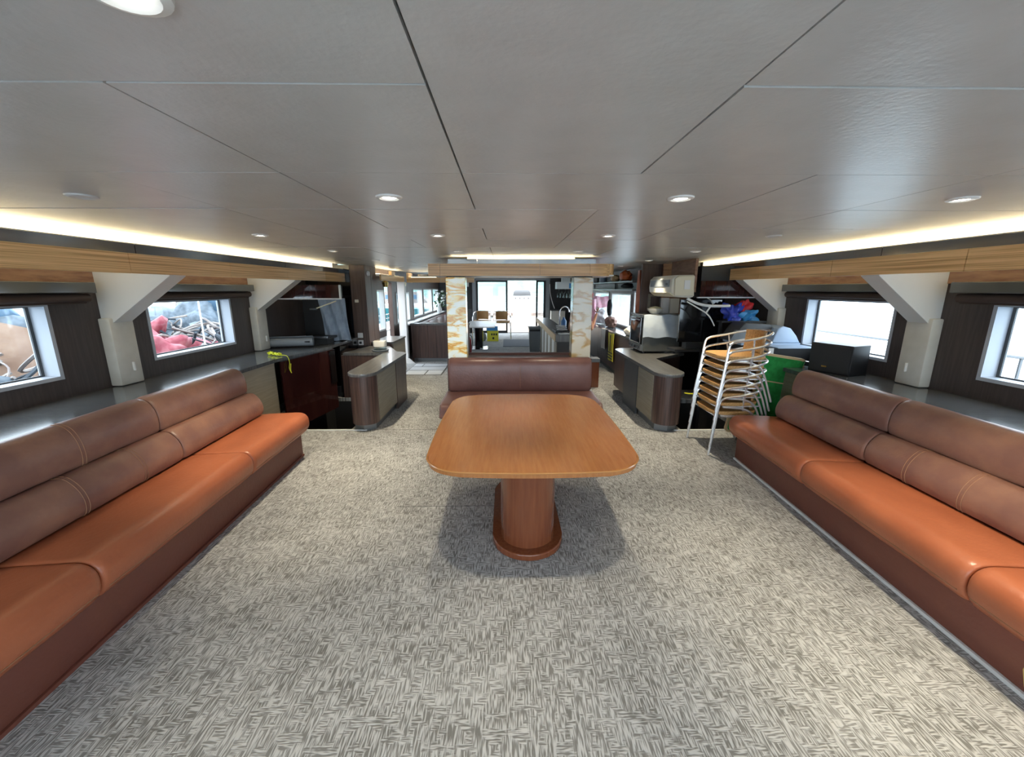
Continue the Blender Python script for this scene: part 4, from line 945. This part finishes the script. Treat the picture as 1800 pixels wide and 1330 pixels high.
tag(obj('pink_shirt', blanket_mesh(1.98, 2.22, 10.1, .80, 1.50, 8, 10, .03, .015), 'pink', smooth=True), 'pink garment hanging beside the person', 'garment')
tag(obj('red_cloth', lump((1.98, 9.88, 1.60), (.10, .09, .13), 34), 'red', smooth=True), 'bright red cap hanging above the person\'s hand', 'cap')
tag(obj('clothes_line', tube([(1.75, 9.6, 1.75), (2.0, 9.9, 1.74), (2.62, 10.4, 1.66)], .006, 5), 'cord'), 'thin line with laundry across the galley window', 'line')
tag(obj('black_hat', lump((2.32, 9.2, 1.32), (.05, .10, .20), 35), 'trousers', smooth=True), 'black cloth hanging before the galley window', 'cloth')
tag(obj('shoulder_bag', lump((2.45, 9.55, .98), (.13, .26, .13), 36), 'bag_brown', smooth=True), 'brown bag standing on the galley cupboard', 'bag')
tag(obj('white_sack', lump((2.42, 10.4, 1.05), (.15, .30, .19), 37), 'paper', smooth=True), 'white sack behind the brown bag on cupboard', 'sack')
tag(obj('white_cloth_bundle', lump((2.40, 7.75, .95), (.12, .20, .10), 38), 'cream_light', smooth=True), 'white cloth bundle on the cupboard beside the oven', 'cloth')
def towel_y(x, y0, y1, z0, z1):
    bm = blanket_mesh(y0, y1, 0, z0, z1, 8, 8, .008, .01); bm.transform(Matrix(((0, -1, 0, x), (1, 0, 0, 0), (0, 0, 1, 0), (0, 0, 0, 1)))); return bm
tag(obj('hand_towel', towel_y(2.22, 9.05, 9.4, .42, .85), 'bag_white', smooth=True), 'white hand towel hung on the galley cupboard front', 'towel')
t = thing('striped_towel', 'yellow and black striped towel hung on galley cupboard front', 'towel', (2.22, 8.5, .25))
obj('cloth', towel_y(2.22, 8.30, 8.72, .26, .83), 'yellow', t, True)
for z in (.30, .36, .42): obj('stripe', bx(2.194, 2.2, 8.31, 8.71, z, z + .022), 'black', t)
obj('stripe', bx(2.194, 2.2, 8.48, 8.52, .46, .80), 'black_soft', t)
t = thing('end_cupboard', 'small wooden bin with grey top behind the right pillar', 'bin', (1.58, 7.25, 0))
obj('body', bx(1.46, 1.67, 7.15, 7.35, 0, .46), 'pedestal_wood', t); obj('top', bx(1.45, 1.68, 7.14, 7.36, .461, .53, bev=.01), 'grey_plastic', t)

# ---- person behind the right pillar, seen from the back, forearm raised
def skin_mesh(name, verts, edges, rad, mat, parent=None, root=0):
    me = bpy.data.meshes.new(name); me.from_pydata(verts, edges, []); o = bpy.data.objects.new(name, me); C.objects.link(o)
    o.modifiers.new('skin', 'SKIN'); 
    for i, v in enumerate(me.skin_vertices[0].data): v.radius = rad[i] if isinstance(rad[i], tuple) else (rad[i], rad[i]); v.use_root = (i == root)
    sb = o.modifiers.new('sub', 'SUBSURF'); sb.levels = 2; sb.render_levels = 2
    o.modifiers['skin'].use_smooth_shade = True
    me.materials.append(MATS[mat])
    if parent: o.parent = parent
    return o
PX, PY = 1.47, 8.02
V = [(0, 0, .80), (0, 0, .98), (0, 0, 1.14), (0, 0, 1.27), (0, .0, 1.34), (0, .01, 1.40), (0, .015, 1.50), (0, .02, 1.565),   # 0-7 pelvis..crown
     (.15, 0, 1.26), (.20, .03, 1.08), (.225, .06, .94), (.29, .12, 1.12), (.345, .15, 1.28),            # 8-12 right arm, hand raised
     (-.15, 0, 1.26), (-.19, .05, 1.06), (-.19, .16, .94), (-.16, .30, .98),                               # 13-16 left arm forward
     (.085, 0, .74), (.09, .01, .42), (.09, -.01, .09), (.09, .09, .04),                                    # 17-20 right leg
     (-.085, 0, .74), (-.09, .01, .42), (-.09, -.01, .09), (-.09, .09, .04)]
E_ = [(0, 1), (1, 2), (2, 3), (3, 4), (4, 5), (5, 6), (6, 7), (3, 8), (8, 9), (9, 10), (10, 11), (11, 12), (3, 13), (13, 14), (14, 15), (15, 16), (0, 17), (17, 18), (18, 19), (19, 20), (0, 21), (21, 22), (22, 23), (23, 24)]
R_ = [(.13, .10), (.115, .09), (.13, .10), (.11, .08), .045, .06, .082, .05, .052, .042, .036, .034, .024, .052, .042, .034, .024, .075, .055, .036, .03, .075, .055, .036, .03]
person = skin_mesh('person', V, E_, R_, 'skin'); person.location = (PX, PY, 0)
tag(person, 'person in dark clothes behind the right pillar, bare forearm raised', 'person')
# hand: palm and five fingers
hb = (.345, .15, 1.28)
HV = [hb, (.355, .155, 1.33)]; HE = [(0, 1)]; HR = [(.022, .014), (.026, .012)]
for k, (dx, l, cy) in enumerate(((-.028, .05, .01), (-.010, .062, .012), (.008, .058, .014), (.025, .045, .016))):
    n = len(HV); HV += [(.355 + dx, .155, 1.345), (.357 + dx, .155 + cy, 1.345 + l * .5), (.358 + dx, .155 + cy * 3, 1.345 + l * .85)]; HE += [(1, n), (n, n + 1), (n + 1, n + 2)]; HR += [.009, .008, .0065]
n = len(HV); HV += [(.322, .165, 1.30), (.305, .175, 1.325), (.300, .185, 1.345)]; HE += [(0, n), (n, n + 1), (n + 1, n + 2)]; HR += [.011, .009, .0075]
skin_mesh('hand', HV, HE, HR, 'skin', person)
skin_mesh('shirt', [(0, 0, .84), (0, 0, .98), (0, 0, 1.14), (0, 0, 1.27), (.15, 0, 1.255), (.195, .025, 1.10), (-.15, 0, 1.255), (-.187, .04, 1.09), (0, 0, 1.315)], [(0, 1), (1, 2), (2, 3), (3, 4), (4, 5), (3, 6), (6, 7), (3, 8)], [(.148, .118), (.135, .108), (.148, .118), (.125, .095), .062, .056, .062, .056, .058], 'shirt', person)
skin_mesh('trousers', [(0, 0, .83), (.085, 0, .74), (.09, .01, .42), (.09, -.01, .12), (-.085, 0, .74), (-.09, .01, .42), (-.09, -.01, .12)], [(0, 1), (1, 2), (2, 3), (0, 4), (4, 5), (5, 6)], [(.145, .112), .09, .068, .055, .09, .068, .055], 'trousers', person)
skin_mesh('hair', [(0, -.012, 1.44), (0, -.02, 1.50), (0, .005, 1.57)], [(0, 1), (1, 2)], [.07, .092, .072], 'hair', person)

# ================================================================ OUTSIDE
struct(obj('floor_side_deck_left', bx(-4.6, XL - .17, -4, 18, .45, .5), 'white_paint')); struct(obj('floor_side_deck_right', bx(XR + .17, 4.9, -4, 18, .45, .5), 'white_paint'))
struct(obj('floor_stern_deck', bx(-3.2, 3.3, YE + .13, 23, -.06, -.01), 'teak')); struct(obj('floor_bow_deck', bx(-4.5, 4.8, -8, -2.35, -.06, 0), 'white_paint'))
tag(obj('sea', bx(-150, 150, -120, 300, -2.05, -2), 'water'), 'pale glittering harbour water around the yacht', 'water')['kind'] = 'stuff'
def railing(name, lab, pts, h, base, mt='chrome'):
    t = thing('railing', lab, 'railing', (*pts[0], base))
    for f in (1, .5): obj('rail', tube([(p[0], p[1], base + h * f) for p in pts], .016 if f == 1 else .010, 6), mt, t)
    for a, b in zip(pts, pts[1:]):
        n = max(1, int((Vector(b) - Vector(a)).length / 1.3))
        for k in range(n): 
            p = Vector(a).lerp(Vector(b), k / n); obj('stanchion', tube([(p.x, p.y, base), (p.x, p.y, base + h)], .014, 6), mt, t)
    return t
railing('r', 'steel deck railing outside the right windows', [(4.8, -3), (4.8, 17)], .62, .5, 'steel_grey'); railing('r', 'steel deck railing outside the left windows', [(-4.5, -3), (-4.5, 17)], .30, .5, 'steel_grey')
railing('r', 'white railing around the stern deck', [(-3.1, 22.8), (3.2, 22.8)], 1.0, -.01, 'white_paint')
t = thing('gas_grill', 'grey lidded gas grill out on the stern deck', 'grill', (.75, 19.5, 0))
obj('lid', prism([(.33, 1.42), (.36, 1.62), (.45, 1.70), (1.05, 1.70), (1.14, 1.62), (1.17, 1.42)], 19.3, 19.8, 'y', bev=.02), 'steel_grey', t, True); obj('body', bx(.30, 1.20, 19.28, 19.85, 1.22, 1.41), 'white_trim', t)
for k in range(4): obj('knob', lathe([(0, 0), (.035, 0), (.03, .04), (0, .04)], (.45 + .2 * k, 19.24, 1.31), 10, axis='y'), 'steel_grey', t)
obj('cabinet', bx(.33, 1.17, 19.32, 19.8, 0, 1.219), 'white_paint', t); obj('side_shelf', bx(1.21, 1.5, 19.3, 19.8, 1.34, 1.40), 'white_trim', t)
t = thing('stern_bench', 'long white bench at the stern rail beyond the glass door', 'bench', (0, 22.2, 0)); obj('seat', bx(-2.6, 2.8, 21.8, 22.6, .35, .5), 'tarp_white', t); obj('base', bx(-2.5, 2.7, 21.9, 22.5, -.01, .35), 'white_paint', t)
for k, (x, y, w, h, lab) in enumerate(((-60, 230, 120, 22, 'green hills across the harbour, left of the stern doorway'), (75, 320, 150, 20, 'green hills across the harbour behind the grill'))):
    bm = B(); top = []; n = 24
    R2 = []
    for yy, f in ((-15, 0), (0, 1), (25, .6), (50, 0)): R2.append([(x - w / 2 + w * i / n, y + yy, -2 + f * h * (.45 + .55 * math.sin(PI * i / n)) * (1 + .15 * math.sin(i * 1.7 + k))) for i in range(n + 1)])
    G = [[bm.verts.new(p) for p in r] for r in R2]
    for A, Q in zip(G, G[1:]):
        for i in range(n): bm.faces.new([A[i], A[i + 1], Q[i + 1], Q[i]])
    tag(obj('hills', bm, 'hill', smooth=True), lab, 'hills')
for k, (x, y, lab) in enumerate(((-14, 60, 'white motor boat moored across the water, seen through the glass door'), (-30, 44, 'white motor boat moored off the after left windows'))):
    t = thing('motor_boat', lab, 'boat', (x, y, -2)); bm = prism([(x - 6, -1.9), (x + 6, -1.9), (x + 7, -.2), (x - 6, -.4)], y - 1.5, y + 1.5, 'y'); obj('hull', bm, 'white_paint', t); obj('cabin', prism([(x - 4, -.35), (x + 3, -.28), (x + 1.5, 1.3), (x - 3.5, 1.3)], y - 1.2, y + 1.2, 'y'), 'tarp_white', t); obj('window_band', bx(x - 3, x + 1.4, y - 1.22, y - 1.205, .3, .9), 'hull_blue', t)
tag(obj('tender', prism([(-7.5, .2), (-3.6, .1), (-3.3, .9), (-7.8, 1.0)], 17.5, 19, 'y'), 'sea_teal'), 'turquoise tarpaulin boat outside the after left windows', 'boat')
tag(obj('neighbour_hull', prism([(-9.5, -1), (-5.4, -1), (-5.2, 1.9), (-9.5, 2.2)], 12.5, 16, 'y'), 'hull_blue'), 'blue hull of a vessel moored outside the side door', 'boat')
# barge with heaps of gear alongside the left windows
struct(obj('floor_barge_deck', bx(-18, -4.9, -2, 12.4, -.1, 0), 'junk_grey'))
tag(obj('rust_bulkhead', bx(-15.2, -15, 2, 12.4, 0, 1.9), 'rust'), 'rusty steel bulkhead of the barge outside the left windows', 'bulkhead')
k = 0
for (x, y, z, r, mt, lab) in [(-5.8, 6.7, .55, (.60, .40, .42), 'sack_red', 'large red sack nearest the second left window'), (-6.6, 7.35, .62, (.65, .45, .50), 'sack_red', 'red sack on top of the heap outside the second left window'), (-6.0, 8.15, .36, (.5, .36, .3), 'sack_red', 'red sack at the right of the heap outside'),
        (-7.6, 8.2, .50, (.8, .5, .5), 'tarp_white', 'pale tarpaulin heap behind the red sacks'), (-5.5, 7.45, .36, (.4, .4, .30), 'tarp_white', 'pale crumpled sack below the red heap'), (-9.4, 12.0, .55, (1.2, .8, .75), 'junk_grey', 'grey heap of nets at the far end of the barge'), (-8.6, 10.9, .4, (.7, .7, .5), 'junk_grey', 'grey gear heap behind the cable coil'),
        (-5.6, 4.6, .25, (.5, .45, .35), 'junk_grey', 'tangle of grey nets below the nearest left window'), (-6.5, 4.7, .42, (.6, .4, .42), 'junk_grey', 'grey heap behind the tangled nets'), (-8.8, 6.6, .55, (1.0, .5, .62), 'junk_grey', 'blue-grey heap behind the rusty plate'), (-6.9, 4.2, .55, (.5, .4, .5), 'sack_red', 'red bundle at the left edge of the nearest window'), (-10.5, 7.6, .9, (1.1, .6, .9), 'hull_blue', 'blue drum heap far out on the barge'), (-5.5, 5.3, .28, (.35, .3, .22), 'junk_grey', 'small grey rag pile under the rusty plate')]:
    k += 1
    tag(obj('cargo_sack' if 'sack' in mt or 'tarp' in mt else 'net_heap', lump((x, y, z), r, 60 + k, 4, .9), mt, smooth='all'), lab, 'sack' if 'sack' in mt or 'tarp' in mt else 'heap')
t = thing('rusty_plate', 'rusty folded steel plate leaning outside the nearest left window', 'plate', (-6.6, 5.6, 0))
bm = B(); merge(bm, bx(-.9, .9, -.02, .02, 0, 1.1), Matrix.Translation((-6.9, 5.7, .15)) @ Matrix.Rotation(.5, 4, 'Z') @ Matrix.Rotation(-.5, 4, 'X') @ Matrix.Rotation(.35, 4, 'Y')); obj('sheet', bm, 'rust', t); obj('flange', tube([(-7.6, 5.3, .2), (-6.1, 6.1, .35)], .03, 6), 'rust', t)
t = thing('cable_coil', 'coil of dark mooring cable outside the second left window', 'coil', (-6.6, 9.0, 0))
for j in range(7): 
    r = .62 - .05 * (j % 3); obj('loop', tube([(-6.4 + r * math.cos(a * PI / 12), 8.85 + r * 1.1 * math.sin(a * PI / 12), .10 + .07 * j + .05 * math.sin(a * PI / 6 + j)) for a in range(24)], .028, 6, closed=True), 'rope_dark', t, True)
rnd = random.Random(11)
for nm, mt, n_, lab in (('rope_tangle', 'tarp_white', 110, 'pale ropes and sticks strewn over the barge gear'), ('rope_tangle', 'rope_dark', 90, 'dark ropes and hoses strewn over the barge gear')):
    bm = B()
    for q in range(n_):
        x, y = rnd.uniform(-9.0, -5.2), rnd.uniform(4.2, 10.5); z = rnd.uniform(.25, 1.0); a = rnd.uniform(0, 6.3); L = rnd.uniform(.25, .7)
        tube(smooth_path([(x + L * math.cos(a + c * .7) * c, y + L * math.sin(a + c * .7) * c, z + .15 * math.sin(c * 2.5 + q)) for c in (-1, -.4, .2, 1)], 4), rnd.uniform(.012, .03), 5, bm)
    o = tag(obj(nm, bm, mt, smooth=True), lab, 'rope'); o['kind'] = 'stuff'
t = thing('steel_pipe', 'long rusty pipe lying across the barge', 'pipe', (-11, 9, .6)); obj('pipe', tube([(-13, 7, .9), (-9.5, 12.2, .9)], .22, 12), 'rust', t, True); obj('cradle', bx(-11.5, -10.8, 9.3, 9.9, 0, .72), 'rust', t)
t = thing('barge_pole', 'thin white pole standing outside the second left window', 'pole', (-5.0, 6.75, 0)); obj('shaft', tube([(-5.0, 6.8, 0), (-5.0, 6.8, 2.2)], .012, 6), 'white_paint', t); obj('foot', lathe([(0, 0), (.06, 0), (.02, .05), (0, .05)], (-5.0, 6.8, 0), 10), 'steel_grey', t)
